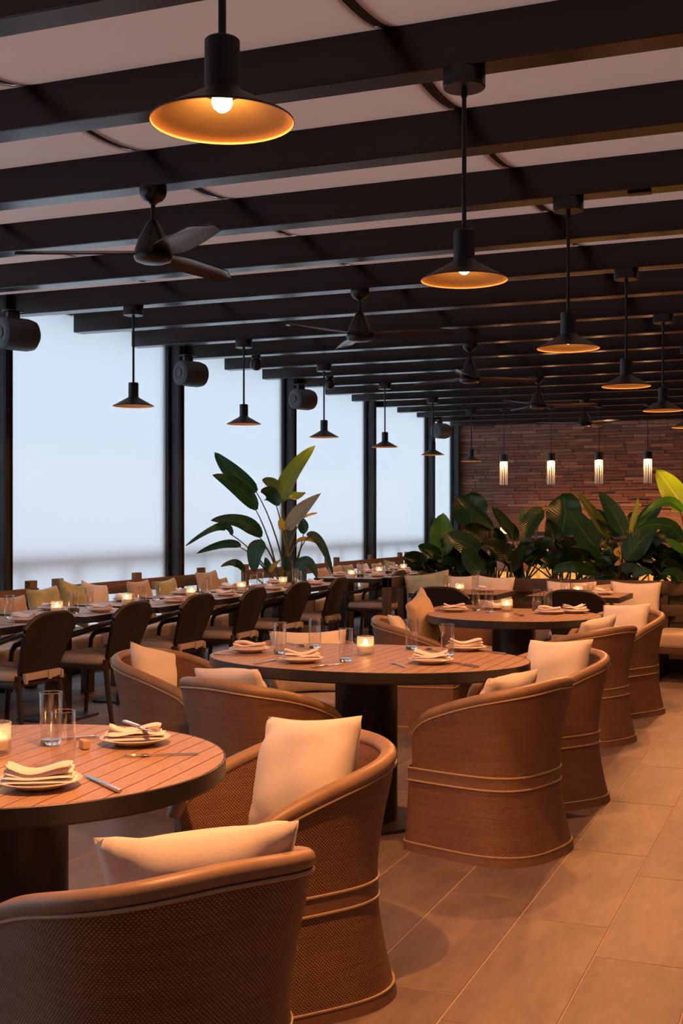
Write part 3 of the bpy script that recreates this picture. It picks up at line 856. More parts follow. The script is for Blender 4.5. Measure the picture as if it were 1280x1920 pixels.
# ---- dark armchairs
def make_armchair(label, loc, rotz, group):
    t = thing('dining_armchair', label, 'armchair', loc, rotz, group)   # faces +y
    b = MB(); NX, NZ = 12, 8
    def back(u, v, off):
        w = .178+.062*v
        top = .800-.085*abs(u)**3.4
        z = .435+(top-.435)*v
        y = -.205-.125*v+.040*u*u*(.25+.75*v)+off
        return (w*u, y, z)
    for off in (.011, -.011):
        for i in range(NX+1):
            for j in range(NZ+1): b.v.append(back(-1+2*i/NX, j/NZ, off))
    n1 = (NX+1)*(NZ+1)
    for i in range(NX):
        for j in range(NZ):
            a = i*(NZ+1)+j
            b.f += [(a, a+1, a+NZ+2, a+NZ+1), (n1+a, n1+a+NZ+1, n1+a+NZ+2, n1+a+1)]; b.m += [0, 0]
    for j in range(NZ):
        for i in (0, NX):
            a = i*(NZ+1)+j; b.f.append((a, n1+a, n1+a+1, a+1)); b.m.append(0)
    for i in range(NX):
        for j in (0, NZ):
            a = i*(NZ+1)+j; b.f.append((a, a+NZ+1, n1+a+NZ+1, n1+a)); b.m.append(0)
    b.obj('backrest', M['armchair'], t, smooth=True, angle=50)
    ed = []
    for i in range(25):
        u = -1+2*i/24; ed.append(back(u, 1.0, 0))
    MB().tube(ed, .0145, 8).obj('top_rail', M['armchair_frame'], t, smooth=True)
    for s in (-1, 1):
        pts = [(.238*s, -.288, .695), (.250*s, -.20, .668), (.262*s, -.09, .628), (.268*s, .03, .594), (.268*s, .12, .580), (.266*s, .175, .562), (.263*s, .200, .525), (.260*s, .205, .47), (.257*s, .20, .40)]
        MB().tube(pts, [.015, .017, .019, .020, .020, .019, .017, .016, .015], 8).obj('arm', M['armchair_frame'], t, smooth=True, angle=60)
    f = MB().box((0, .0, .392), (.50, .44, .035)); f.obj('seat_frame', M['armchair_frame'], t, bevel=.006)
    for s in (-1, 1):
        MB().tube([(.232*s, .195, .40), (.240*s, .215, .2), (.250*s, .235, 0)], [.019, .017, .014], 8).obj('leg', M['armchair_frame'], t, smooth=True)
        MB().tube([(.186*s, -.20, .44), (.20*s, -.225, .25), (.235*s, -.285, 0)], [.019, .018, .014], 8).obj('leg', M['armchair_frame'], t, smooth=True)
    c = MB(); sq = squircle(32, .235, .215, 5)
    rings = [(.408, .95), (.412, .99), (.43, 1.0), (.452, .99), (.466, .94), (.472, .75), (.4735, 0)]
    for z, k in rings: c.v += [(x*k, .005+y*k, z) for x, y in sq]
    for r in range(len(rings)-1):
        for i in range(32):
            j = (i+1) % 32; c.f.append((r*32+i, r*32+j, (r+1)*32+j, (r+1)*32+i)); c.m.append(0)
    cu = c.obj('seat_cushion', M['seat_grey'], t, smooth=True, angle=80)
    for x in (-.12, 0, .12): MB().tube([(x, -.17, .470), (x, 0, .476), (x, .17, .470)], .003, 5).obj('seam', M['seat_cream'], cu, smooth=True)
    k = MB()
    k.box((0, -.232, .432), (.34, .028, .042)).box((.05, -.25, .425), (.03, .012, .05)).box((.09, -.25, .418), (.05, .010, .022)).box((.17, -.245, .42), (.02, .02, .05)).box((-.17, -.245, .42), (.02, .02, .05))
    k.obj('tie_band', M['seat_grey'], t, bevel=.006)
    return t
armchair = Kind(make_armchair)
TABY = [6.0, 6.9, 7.8, 8.7, 9.6, 10.5, 12.2, 13.1, 14.0, 14.9, 15.8, 16.7, 17.6]
for i, y in enumerate(TABY):
    armchair('%s dark woven armchair of the row facing the windows, counting from the left' % ORD[i], (-4.56, y, 0), pi/2+radians(random.uniform(-3, 3)), 'dark armchairs facing the windows')
armchair('dark armchair with its back to the camera in front of the left planter-bench table', (-2.9, 9.60, 0), 0, 'dark armchairs at the planter bench')
armchair('dark armchair with its back to the camera in front of the right planter-bench table', (-1.83, 9.60, 0), 0, 'dark armchairs at the planter bench')

# ---- square tables of the window row and the planter bench
SZ = .73
def make_square(label, loc, rotz, group):
    t = thing('square_table', label, 'table', loc, rotz, group)
    n = 8; w = .70; h = .76; P = (w-.02)/n
    me = MB().box((0, 0, SZ-.012), (P-.003, h-.02, .022)).mesh('plank', M['plank'], bevel=.0015, seg=1)
    for k in range(n): link('plank', me, t, (-w/2+.01+(k+.5)*P, 0, 0))
    e = MB()
    for s in (-1, 1): e.box((s*(w/2-.005), 0, SZ-.022), (.01, h, .042)).box((0, s*(h/2-.005), SZ-.022), (w-.02, .01, .042))
    e.box((0, 0, SZ-.032), (w-.02, h-.02, .016))
    e.obj('edge_band', M['table_edge'], t)
    MB().box((-.125, 0, .355), (.11, .16, .69)).obj('pedestal', M['table_edge'], t, bevel=.004)
    MB().box((-.125, 0, .008), (.36, .44, .016)).obj('base_plate', M['table_edge'], t, bevel=.003)
    return t
square = Kind(make_square)
for i, y in enumerate(TABY):
    square('%s square plank-top table of the window row, counting from the left' % ORD[i], (-4.74, y+.02, 0), 0, 'square tables along the windows')
square('square table at the left of the planter bench, behind the left dark armchair', (-2.92, 10.05, 0), -pi/2, 'square tables at the planter bench')
square('square table at the right of the planter bench, behind the right dark armchair', (-1.92, 10.05, 0), -pi/2, 'square tables at the planter bench')

# ---- banquettes under the windows
def cushion_box(mb, c, d): return mb.box(c, d)
BANQ = [(4.9, 8.12), (8.38, 10.95), (11.85, 14.30), (14.50, 17.10), (17.32, 19.9)]
btxt = ['first window banquette at the far left, cut by the frame', 'second window banquette from the left, long rail with three posts', 'third window banquette, just beyond the tall plant', 'fourth window banquette, small in the distance', 'fifth window banquette, beside the stone wall']
for i, (a, b) in enumerate(BANQ):
    t = thing('banquette', btxt[i], 'bench', (-5.55, (a+b)/2, 0), 0, 'banquettes under the windows'); L = b-a
    MB().box((-.36, 0, .745), (.035, L, .11)).obj('back_rail', M['bench_wood'], t, bevel=.004)
    MB().box((-.36, 0, .56), (.03, L-.1, .09)).obj('back_slat', M['bench_wood'], t, bevel=.004)
    for y in (-L/2+.05, 0, L/2-.05): MB().box((-.385, y, .43), (.05, .10, .86)).obj('upright', M['bench_wood'], t, bevel=.004)
    MB().box((-.05, 0, .29), (.62, L, .06)).obj('seat_frame', M['bench_wood'], t, bevel=.004)
    for y in (-L/2+.08, 0, L/2-.08): MB().box((.17, y, .13), (.07, .09, .26)).obj('leg', M['bench_wood'], t, bevel=.004)
    n = 3; cl = L/n
    for k in range(n): MB().box((-.03, -L/2+(k+.5)*cl, .385), (.62, cl-.008, .13)).obj('seat_cushion', M['seat_cream'], t, bevel=.03, seg=3)
PLANTS=[
('L',(-5.207,11.216,0.52),[([(-5.421,11.13,1.448),(-5.576,11.014,1.677),(-5.794,10.872,1.802)],0.172,'leaf'),([(-5.451,11.205,1.641),(-5.699,11.143,1.835),(-5.888,11.104,2.043)],0.179,'leaf'),([(-5.185,11.226,1.525),(-5.123,11.305,1.807),(-4.905,11.446,2.111)],0.191,'lime'),([(-5.222,11.275,1.654),(-5.303,11.237,1.724),(-5.39,11.197,1.756)],0.121,'olive'),([(-5.205,11.164,1.486),(-5.238,11.07,1.599),(-5.293,10.966,1.622)],0.179,'leaf'),([(-5.158,11.29,1.59),(-5.096,11.369,1.597),(-5.014,11.456,1.63)],0.121,'lime'),([(-5.084,11.158,1.245),(-4.97,11.15,1.409),(-4.729,11.194,1.616)],0.179,'pale'),([(-5.152,11.185,1.232),(-5.153,11.157,1.308),(-5.149,11.132,1.372)],0.077,'yellow'),([(-5.006,11.405,1.205),(-5.044,11.444,1.295),(-5.089,11.48,1.372)],0.115,'leaf'),([(-5.048,11.389,1.359),(-4.985,11.468,1.398),(-4.92,11.548,1.418)],0.036,'yellow'),([(-5.358,11.102,1.169),(-5.496,10.939,1.327),(-5.735,10.735,1.34)],0.159,'leaf'),([(-5.61,10.947,1.195),(-5.683,10.809,1.277),(-5.942,10.597,1.088)],0.096,'leaf'),([(-5.592,11.116,1.077),(-5.77,11.071,1.096),(-6.038,10.99,0.999)],0.089,'leaf'),([(-5.32,11.009,1.151),(-5.334,10.923,1.008),(-5.307,10.853,0.83)],0.204,'leaf'),([(-4.908,11.229,1.195),(-4.76,11.235,1.12),(-4.618,11.238,0.788)],0.089,'leaf'),([(-5.028,11.235,1.124),(-4.918,11.252,1.154),(-4.809,11.269,1.106)],0.048,'yellow'),([(-5.495,10.993,0.822),(-5.554,10.915,0.912),(-5.665,10.816,0.876)],0.083,'leaf'),([(-5.02,11.184,0.878),(-4.857,11.142,0.926),(-4.73,11.085,0.762)],0.108,'leaf'),([(-4.996,11.086,0.838),(-4.908,11.041,0.835),(-4.82,10.995,0.702)],0.153,'leaf'),([(-5.096,11.154,0.822),(-5.09,11.156,0.904),(-5.096,11.154,0.98)],0.102,'leaf'),([(-5.188,11.009,0.826),(-5.177,10.986,0.871),(-5.08,10.998,0.953)],0.064,'yellow'),([(-5.315,11.173,0.817),(-5.336,11.218,0.873),(-5.382,11.254,0.961)],0.089,'leaf')]),
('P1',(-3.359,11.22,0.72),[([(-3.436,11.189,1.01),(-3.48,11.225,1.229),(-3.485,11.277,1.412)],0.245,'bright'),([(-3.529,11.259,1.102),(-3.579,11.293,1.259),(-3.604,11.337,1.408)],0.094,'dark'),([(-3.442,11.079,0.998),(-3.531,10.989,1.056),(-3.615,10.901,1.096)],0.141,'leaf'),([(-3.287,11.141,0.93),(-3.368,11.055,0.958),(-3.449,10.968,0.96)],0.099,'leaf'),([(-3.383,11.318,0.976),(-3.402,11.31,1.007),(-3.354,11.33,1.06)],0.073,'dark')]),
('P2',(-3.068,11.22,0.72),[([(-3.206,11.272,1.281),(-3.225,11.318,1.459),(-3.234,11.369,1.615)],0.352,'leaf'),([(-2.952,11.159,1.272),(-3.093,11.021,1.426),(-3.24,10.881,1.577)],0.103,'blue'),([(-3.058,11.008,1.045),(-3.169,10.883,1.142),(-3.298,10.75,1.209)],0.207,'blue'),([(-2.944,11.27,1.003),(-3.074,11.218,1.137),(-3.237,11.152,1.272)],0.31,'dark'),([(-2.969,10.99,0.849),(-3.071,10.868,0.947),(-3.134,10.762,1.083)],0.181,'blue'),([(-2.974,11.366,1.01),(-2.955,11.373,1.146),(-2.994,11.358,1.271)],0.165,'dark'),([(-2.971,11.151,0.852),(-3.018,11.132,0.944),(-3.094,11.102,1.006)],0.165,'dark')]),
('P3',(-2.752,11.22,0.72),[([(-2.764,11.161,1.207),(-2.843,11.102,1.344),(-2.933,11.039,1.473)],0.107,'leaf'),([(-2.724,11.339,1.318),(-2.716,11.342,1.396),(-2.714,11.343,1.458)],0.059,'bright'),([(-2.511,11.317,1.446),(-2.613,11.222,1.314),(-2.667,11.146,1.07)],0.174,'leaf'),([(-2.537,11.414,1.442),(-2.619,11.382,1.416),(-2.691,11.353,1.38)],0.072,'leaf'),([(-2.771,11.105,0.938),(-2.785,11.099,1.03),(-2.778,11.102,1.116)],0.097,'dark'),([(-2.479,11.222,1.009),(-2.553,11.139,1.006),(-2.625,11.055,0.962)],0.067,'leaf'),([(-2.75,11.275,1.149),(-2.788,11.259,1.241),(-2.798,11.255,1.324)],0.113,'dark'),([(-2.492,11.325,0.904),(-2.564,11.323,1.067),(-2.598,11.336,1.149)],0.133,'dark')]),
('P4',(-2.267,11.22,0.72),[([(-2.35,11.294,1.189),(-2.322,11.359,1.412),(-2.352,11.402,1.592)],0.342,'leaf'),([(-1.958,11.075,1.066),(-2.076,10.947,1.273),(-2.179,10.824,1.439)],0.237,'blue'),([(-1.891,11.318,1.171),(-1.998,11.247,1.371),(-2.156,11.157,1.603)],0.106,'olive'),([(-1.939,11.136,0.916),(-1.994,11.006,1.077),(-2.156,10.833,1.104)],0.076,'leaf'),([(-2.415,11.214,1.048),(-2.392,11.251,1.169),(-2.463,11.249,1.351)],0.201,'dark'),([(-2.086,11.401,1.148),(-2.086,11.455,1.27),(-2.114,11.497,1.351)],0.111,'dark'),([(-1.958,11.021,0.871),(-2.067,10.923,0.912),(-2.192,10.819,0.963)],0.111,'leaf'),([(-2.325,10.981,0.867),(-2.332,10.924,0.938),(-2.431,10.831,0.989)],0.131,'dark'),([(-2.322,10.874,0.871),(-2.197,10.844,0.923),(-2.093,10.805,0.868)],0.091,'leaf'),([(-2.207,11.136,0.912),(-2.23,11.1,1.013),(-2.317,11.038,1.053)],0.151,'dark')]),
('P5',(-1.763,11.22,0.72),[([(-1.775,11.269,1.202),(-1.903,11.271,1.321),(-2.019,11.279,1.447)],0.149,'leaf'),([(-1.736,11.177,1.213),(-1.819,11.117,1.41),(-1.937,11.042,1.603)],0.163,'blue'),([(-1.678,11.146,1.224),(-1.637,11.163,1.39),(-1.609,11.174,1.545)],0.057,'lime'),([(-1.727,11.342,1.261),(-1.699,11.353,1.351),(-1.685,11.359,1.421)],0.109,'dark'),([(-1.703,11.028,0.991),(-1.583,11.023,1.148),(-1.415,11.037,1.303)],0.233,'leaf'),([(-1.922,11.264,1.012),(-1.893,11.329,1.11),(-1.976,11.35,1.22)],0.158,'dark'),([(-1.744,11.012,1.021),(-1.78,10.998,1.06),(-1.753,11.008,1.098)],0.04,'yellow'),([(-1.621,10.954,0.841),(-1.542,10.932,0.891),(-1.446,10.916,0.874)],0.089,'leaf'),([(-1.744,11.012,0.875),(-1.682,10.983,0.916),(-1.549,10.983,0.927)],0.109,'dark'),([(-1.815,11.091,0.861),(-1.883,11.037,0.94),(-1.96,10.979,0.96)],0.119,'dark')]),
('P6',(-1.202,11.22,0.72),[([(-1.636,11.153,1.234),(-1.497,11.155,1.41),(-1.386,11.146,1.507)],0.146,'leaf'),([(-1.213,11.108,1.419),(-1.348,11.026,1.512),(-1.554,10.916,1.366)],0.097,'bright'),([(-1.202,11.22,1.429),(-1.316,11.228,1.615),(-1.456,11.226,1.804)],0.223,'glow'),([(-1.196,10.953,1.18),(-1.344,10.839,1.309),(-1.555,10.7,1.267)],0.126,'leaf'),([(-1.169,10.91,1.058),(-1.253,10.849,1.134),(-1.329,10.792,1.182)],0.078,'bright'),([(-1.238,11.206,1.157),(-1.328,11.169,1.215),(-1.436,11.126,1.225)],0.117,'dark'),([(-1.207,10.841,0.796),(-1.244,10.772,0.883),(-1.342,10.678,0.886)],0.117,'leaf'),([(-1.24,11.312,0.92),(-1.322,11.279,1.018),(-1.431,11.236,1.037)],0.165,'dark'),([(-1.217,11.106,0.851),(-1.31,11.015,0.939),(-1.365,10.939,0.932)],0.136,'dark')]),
]
WP=[
(7.474, 0.784, 0.14),(7.9, 0.822, 0.3),(8.274, 0.815, 0.18),(8.581, 0.804, 0.19),(9.297, 0.82, 0.2),(9.773, 0.798, 0.25),(10.594, 0.845, 0.33),(10.80, 0.77, 0.14),(13.474, 0.777, 0.18),(13.883, 0.789, 0.15),(14.314, 0.787, 0.11),(14.866, 0.775, 0.18),(15.436, 0.756, 0.16),(15.933, 0.755, 0.15),(16.99, 0.752, 0.24),]
WPT = [('pillow_tan', 'tan pillow at the left edge of the window banquette'), ('pillow_green', 'wide olive and tan pillow behind the first glasses at the far left'), ('pillow_green', 'green pillow with two peaks on the window banquette'),
       ('pillow', 'cream pillow with a rounded top right of the green peaked pillow'), ('pillow_tan', 'square tan pillow against the long banquette rail'), ('pillow_green', 'yellow green pillow right of the square tan pillow'),
       ('pillow_tan', 'wide tan pillow left of the tall plant'), ('pillow_green', 'small patterned pillow beside the tall plant'), ('pillow_tan', 'tan pillow right of the tall plant'), ('pillow_tan', 'peach pillow at the end of the third banquette'),
       ('pillow_teal', 'pale teal pillow at the start of the fourth banquette'), ('pillow', 'cream pillow in the middle of the fourth banquette'), ('pillow_tan', 'tan pillow next to the cream one on the fourth banquette'), ('pillow_green', 'yellow green pillow at the end of the fourth banquette'), ('pillow_tan', 'long tan pillow on the fifth banquette')]
for i, ((y, z, w), (mt, lab)) in enumerate(zip(WP, WPT)):
    half = min(.21, max(.165, (z-.45)/2/.96)); hx = max(.18, min(.27, w/2+.055))
    pillow(lab, (-5.66, y, .448), -pi/2, lean=14, roll=[3, -6, 40, 30, 0, -8, -4, 5, 0, 4, 0, 3, -3, 10, 0][i]*.35, half=half, hx=hx, thick=.065, mat=mt, seed=40+i, group='pillows on the window banquettes')
# ---- planter bench across the room
bench = thing('planter_bench', 'long timber bench with slatted back in front of the leafy planter', 'bench', (-1.35, 10.58, 0))
bl = 4.7
MB().box((0, .30, .755), (bl, .035, .115)).obj('back_rail', M['bench_dark'], bench, bevel=.004)
MB().box((0, .30, .555), (bl, .03, .10)).obj('back_slat', M['bench_dark'], bench, bevel=.004)
for x in (-1.6, 0, 1.6): MB().box((x, .325, .40), (.08, .03, .80)).obj('upright', M['bench_dark'], bench, bevel=.004)
MB().box((0, -.02, .265), (bl, .60, .05)).obj('seat_frame', M['bench_wood'], bench, bevel=.004)
for x in (-2.2, -1.1, 0, 1.1, 2.2): MB().box((x, -.20, .12), (.07, .07, .24)).box((x, .20, .12), (.07, .07, .24)).obj('leg', M['bench_dark'], bench)
for k in range(4): MB().box((-bl/2+(k+.5)*bl/4, -.04, .35), (bl/4-.008, .60, .12)).obj('seat_cushion', M['seat_cream'], bench, bevel=.03, seg=3)
MB().box((-bl/2-.04, -.20, .41), (.06, .10, .82)).box((-bl/2-.04, .24, .41), (.06, .12, .82)).box((-bl/2-.04, .02, .775), (.06, .54, .09)).obj('end_frame', M['bench_dark'], bench, bevel=.004)
bp = 'pillows on the planter bench'
pillow('patterned green and teal pillow at the left end of the planter bench', (-3.44, 10.66, .41), pi, lean=14, roll=-8, half=.225, mat='pillow_teal', seed=71, group=bp)
pillow('white pillow behind the left dark armchair, left one of two', (-3.16, 10.70, .41), pi, lean=10, half=.225, hx=.20, seed=72, group=bp)
pillow('white pillow behind the left dark armchair, right one of two', (-2.83, 10.70, .41), pi, lean=10, roll=2, half=.22, hx=.19, mat='pillow', seed=73, group=bp)
pillow('pale grey pillow behind the right dark armchair', (-2.13, 10.70, .41), pi, lean=10, half=.205, hx=.23, seed=74, group=bp)
pillow('low yellow tan cushion behind the candle on the right bench table', (-1.94, 10.60, .41), pi, lean=12, half=.20, hx=.19, mat='pillow_tan', seed=75, group=bp)
pillow('large square tan pillow at the right of the planter bench', (-1.56, 10.68, .41), pi, lean=10, half=.21, hx=.225, mat='pillow', seed=76, group=bp)

plb = thing('planter_box', 'long low planter box behind the slatted bench', 'planter', (-1.3, 11.26, 0))
pb = MB()
for s in (-1, 1): pb.box((0, s*.24, .37), (4.9, .03, .74)).box((s*2.435, 0, .37), (.03, .45, .74))
pb.box((0, 0, .03), (4.84, .45, .06)); pb.obj('box', M['planter'], plb)
MB().box((0, 0, .36), (4.84, .45, .60)).obj('soil', M['soil'], plb)
pl2 = thing('planter_box', 'grey square planter holding the tall plant by the windows', 'planter', (-5.207, 11.40, 0))
pb = MB()
for s in (-1, 1): pb.box((0, s*.21, .29), (.46, .03, .58)).box((s*.215, 0, .29), (.03, .39, .58))
pb.box((0, 0, .02), (.40, .39, .04)); pb.obj('box', M['planter'], pl2, bevel=.004)
MB().box((0, 0, .27), (.40, .39, .50)).obj('soil', M['soil'], pl2)

# ---- plants: each leaf a folded blade on its own stalk
CAMP = Vector((0, 0, 1.35))
def bez(pts, t):
    if len(pts) == 3:
        a, b, c = pts; b = b*2-(a+c)/2             # pass through the middle point
        return a*(1-t)**2+b*2*t*(1-t)+c*t*t
def leaf(parent, pts, width, mat, rnd, root, names=('leaf', 'stalk')):
    o = parent.location
    pts = [Vector(p)-o for p in pts]
    N = 14; K = 6
    n0 = Vector((rnd.uniform(-.25, .25), -1.0, rnd.uniform(.15, .5))).normalized()
    b = MB(); uv = []
    L = (pts[0]-pts[1]).length+(pts[1]-pts[2]).length
    fold = rnd.uniform(.12, .34); wav = rnd.uniform(0, 6)
    for i in range(N+1):
        t = i/N; p = bez(pts, t); tg = (bez(pts, min(1, t+.02))-bez(pts, max(0, t-.02))).normalized()
        n = (n0-tg*n0.dot(tg)).normalized(); s = tg.cross(n)
        w = width/2*(max(0, sin(pi*min(1, t*.992+.006)**.74))**.58)*(1 if t < .5 else 1-.12*(t-.5))
        if width > .27: w = width/2*(max(0, sin(pi*min(1, t*.992+.006)**.92))**.42)
        if t > .985: w = width*.02
        for j in range(K+1):
            u = -1+2*j/K
            q = p+s*(w*u)-n*(fold*w*(1-abs(u))) + n*(.05*width*sin(9*t+wav)*u*abs(u))
            b.v.append(q); uv.append((u, t*L))
    for i in range(N):
        for j in range(K):
            a = i*(K+1)+j; b.f.append((a, a+1, a+K+2, a+K+1)); b.m.append(0)
    b.uv = uv
    b.obj(names[0], M[mat], parent, smooth=True, angle=180)
    r0 = Vector(root)-o+Vector((rnd.uniform(-.10, .10), rnd.uniform(-.08, .08), -.06))
    p0 = pts[0]; tg = (pts[1]-pts[0]).normalized()
    mid = (r0+p0)/2+Vector((0, 0, .10*(p0-r0).length))-tg*.03
    st = [bez([r0, mid, p0+tg*.03], i/8) for i in range(9)]
    b2 = MB().tube(st, [.012-.007*i/8 for i in range(9)], 6)
    b2.obj(names[1], M['stalk' if mat not in ('yellow', 'olive', 'glow') else 'olive'], parent, smooth=True)
PLAB = {'L': 'tall banana-leaf plant in front of the white window shades', 'P1': 'leafy plant with a bright round leaf, leftmost in the long planter', 'P2': 'dark broad-leaved plant in the planter left of the first glass tube',
        'P3': 'plant with slim leaves and bare stalks right of the leftmost glass tube', 'P4': 'dense dark plant with a tall rounded leaf in the middle of the planter', 'P5': 'plant with pointed upright leaves and a yellow green spike in the planter', 'P6': 'plant with a huge lime yellow leaf at the right frame edge'}
for nm, root, leaves in PLANTS:
    rnd = random.Random(sum(map(ord, nm)))
    if nm != 'L': root = (root[0], 11.26, .66)
    else: root = (-5.207, 11.40, .52)
    t = thing('leafy_plant', PLAB[nm], 'plant', root, 0, 'leafy plants in the planters')
    for pts, w, mk in leaves: leaf(t, pts, w, mk, rnd, root)
    FILL = {'P1': 8, 'P2': 10, 'P3': 3, 'P4': 14, 'P5': 12, 'P6': 14}
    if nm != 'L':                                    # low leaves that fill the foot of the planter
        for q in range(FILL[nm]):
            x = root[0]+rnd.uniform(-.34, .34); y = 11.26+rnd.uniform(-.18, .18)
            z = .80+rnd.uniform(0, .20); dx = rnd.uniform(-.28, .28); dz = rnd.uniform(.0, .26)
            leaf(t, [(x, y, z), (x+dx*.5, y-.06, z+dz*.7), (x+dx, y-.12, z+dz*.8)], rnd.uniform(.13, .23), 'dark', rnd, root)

# ================================================================== TABLEWARE
def make_tumbler(label, loc, rotz, group):
    t = thing('tumbler', label, 'glass', loc, rotz, group)
    MB().lathe([(.0285, .012), (.0305, .06), (.0312, .141), (.0300, .142), (.0290, .06), (.0270, .014), (0, .013)], 28).obj('glass_wall', M['glass'], t, smooth=True)
    MB().lathe([(0, .0005), (.026, .0005), (.028, .003), (.0283, .0115), (.0265, .0125), (0, .0120)], 28).obj('glass_base', M['thick_glass'], t, smooth=True)
    MB().tube([(.0306*cos(2*pi*i/28), .0306*sin(2*pi*i/28), .1415) for i in range(28)], .0011, 6, closed=True).obj('glass_rim', M['thick_glass'], t, smooth=True)
    return t
tumbler = Kind(make_tumbler)
def make_votive(label, loc, rotz, group):
    t = thing('candle_glass', label, 'candle', loc, rotz, group)
    MB().lathe([(0, .001), (.036, .001), (.039, .004), (.0395, .082), (.0375, .083), (.0365, .012), (0, .010)], 28).obj('glass_cup', M['cup_glass'], t, smooth=True)
    MB().lathe([(0, .012), (.030, .012), (.030, .040), (.027, .042), (0, .041)], 20).obj('wax', M['wax'], t, smooth=True)
    MB().lathe([(0, .042), (.009, .047), (.011, .053), (.008, .062), (0, .070)], 12).obj('flame', M['flame'], t, smooth=True)
    return t
votive = Kind(make_votive)
def make_plate(label, loc, rotz, group):
    o = MB().lathe([(0, 0), (.055, 0), (.057, .003), (.075, .009), (.096, .0165), (.0975, .018), (.095, .0195), (.072, .0125), (.055, .007), (0, .0065)], 40).obj('side_plate', M['plate'], smooth=True)
    o.location = loc; o.rotation_euler = (0, 0, rotz); return tag(o, label, 'plate', group)
plate = Kind(make_plate)
def napkin_mesh(seed, L, Wd, H):
    """a cloth folded over and over: four soft layers, the upper ones narrower and turned a little"""
    rnd = random.Random(seed); b = MB(); NU, NV = 16, 10
    z0 = .0004
    for lay in range(4):
        w = Wd*(1-.13*lay)*rnd.uniform(.95, 1.05); l = L*(1-.05*lay)*rnd.uniform(.94, 1.0); rot = rnd.uniform(-.16, .16)*(lay > 0); ox = rnd.uniform(-.008, .008)*(lay > 0)
        th_ = H/4.2; p1, p2 = rnd.uniform(0, 6), rnd.uniform(0, 6); c, sn = cos(rot), sin(rot); o = len(b.v)
        for side in (1, -1):
            for i in range(NU+1):
                for j in range(NV+1):
                    u = -1+2*i/NU; v = -1+2*j/NV
                    edge = max(0, 1-abs(u)**8)*max(0, 1-abs(v)**6)
                    x = w/2*v*(1-.04*u*u); y = l/2*u
                    wob = .0022*lay*(sin(3.2*u+p1)+.6*sin(5*v+p2))+(.004*max(0, lay-1))*(abs(u)**3)
                    z = z0+th_*(lay+.5)+side*th_*.5*edge**.5+wob
                    b.v.append((x*c-y*sn+ox, x*sn+y*c, max(.0004, z)))
        n1 = (NU+1)*(NV+1)
        for i in range(NU):
            for j in range(NV):
                a = o+i*(NV+1)+j
                b.f += [(a, a+NV+1, a+NV+2, a+1), (n1+a, n1+a+1, n1+a+NV+2, n1+a+NV+1)]; b.m += [0, 0]
        for j in range(NV):
            for i in (0, NU):
                a = o+i*(NV+1)+j; b.f.append((a, n1+a, n1+a+1, a+1)); b.m.append(0)
        for i in range(NU):
            for j in (0, NV):
                a = o+i*(NV+1)+j; b.f.append((a, n1+a, n1+a+NV+1, a+NV+1)); b.m.append(0)
    return b.mesh('napkin', M['napkin'], smooth=True, angle=60)
NAPS = [napkin_mesh(k, .175, .10, .030) for k in range(5)]
def napkin(label, loc, rotz, k, group=None):
    o = link('folded_napkin', NAPS[k % 5], None, loc, (0, 0, rotz)); return tag(o, label, 'napkin', group)
def bar2d(b, pts, z0, h):
    n = len(pts); o = len(b.v)
    b.v += [(x, y, z0+h) for x, y in pts]+[(x, y, z0) for x, y in pts]
    b.f += [tuple(o+i for i in range(n)), tuple(o+n+i for i in range(n))[::-1]]+[(o+i, o+n+i, o+n+(i+1) % n, o+(i+1) % n) for i in range(n)]
    b.m += [0]*(n+2); return b
def knife_mesh():
    b = MB(); bar2d(b, [(-.006, -.10), (.006, -.10), (.0065, -.04), (.005, .0), (-.005, .0), (-.0065, -.04)], .0005, .006)
    bar2d(b, [(-.005, 0), (.006, 0), (.009, .05), (.007, .09), (-.004, .107), (-.005, .05)], .0015, .0022); return b.mesh('knife', M['steel'], bevel=.0008, seg=1)
def fork_mesh():
    b = MB(); bar2d(b, [(-.006, -.10), (.006, -.10), (.003, .02), (.011, .035), (.0115, .05), (-.0115, .05), (-.011, .035), (-.003, .02)], .0008, .003)
    for x in (-.0095, -.0032, .0032, .0095): bar2d(b, [(x-.0016, .05), (x+.0016, .05), (x+.001, .092), (x-.001, .092)], .0015, .0022)
    return b.mesh('fork', M['steel'], bevel=.0005, seg=1)
def spoon_mesh():
    b = MB(); bar2d(b, [(-.006, -.10), (.006, -.10), (.003, .03), (-.003, .03)], .0008, .003)
    prof = [(.016*cos(2*pi*i/20), .058+.029*sin(2*pi*i/20)) for i in range(20)]
    o = len(b.v)
    for k, z in ((1, .0055), (.8, .002), (.4, .0006)): b.v += [(x*k, .058+(y-.058)*k, z) for x, y in prof]
    for r in range(2):
        for i in range(20): b.f.append((o+r*20+i, o+r*20+(i+1) % 20, o+(r+1)*20+(i+1) % 20, o+(r+1)*20+i)); b.m.append(0)
    b.f.append(tuple(o+40+i for i in range(20))); b.m.append(0)
    return b.mesh('spoon', M['steel'], smooth=True)
CUT = {'knife': knife_mesh(), 'fork': fork_mesh(), 'spoon': spoon_mesh()}
def cutlery(kind, label, p, q, group=None, z=None):
    o = link(kind, CUT[kind], None, ((p[0]+q[0])/2, (p[1]+q[1])/2, (TZ if z is None else z)+.0003), (0, 0, atan2(q[1]-p[1], q[0]-p[0])-pi/2))
    return tag(o, label, kind, group)
G_GL, G_PL, G_NA, G_CA, G_CU = 'clear tumblers on the round tables', 'side plates on the round tables', 'folded napkins on the round tables', 'glowing candle glasses', 'cutlery on the round tables'
Z = TZ+.0004
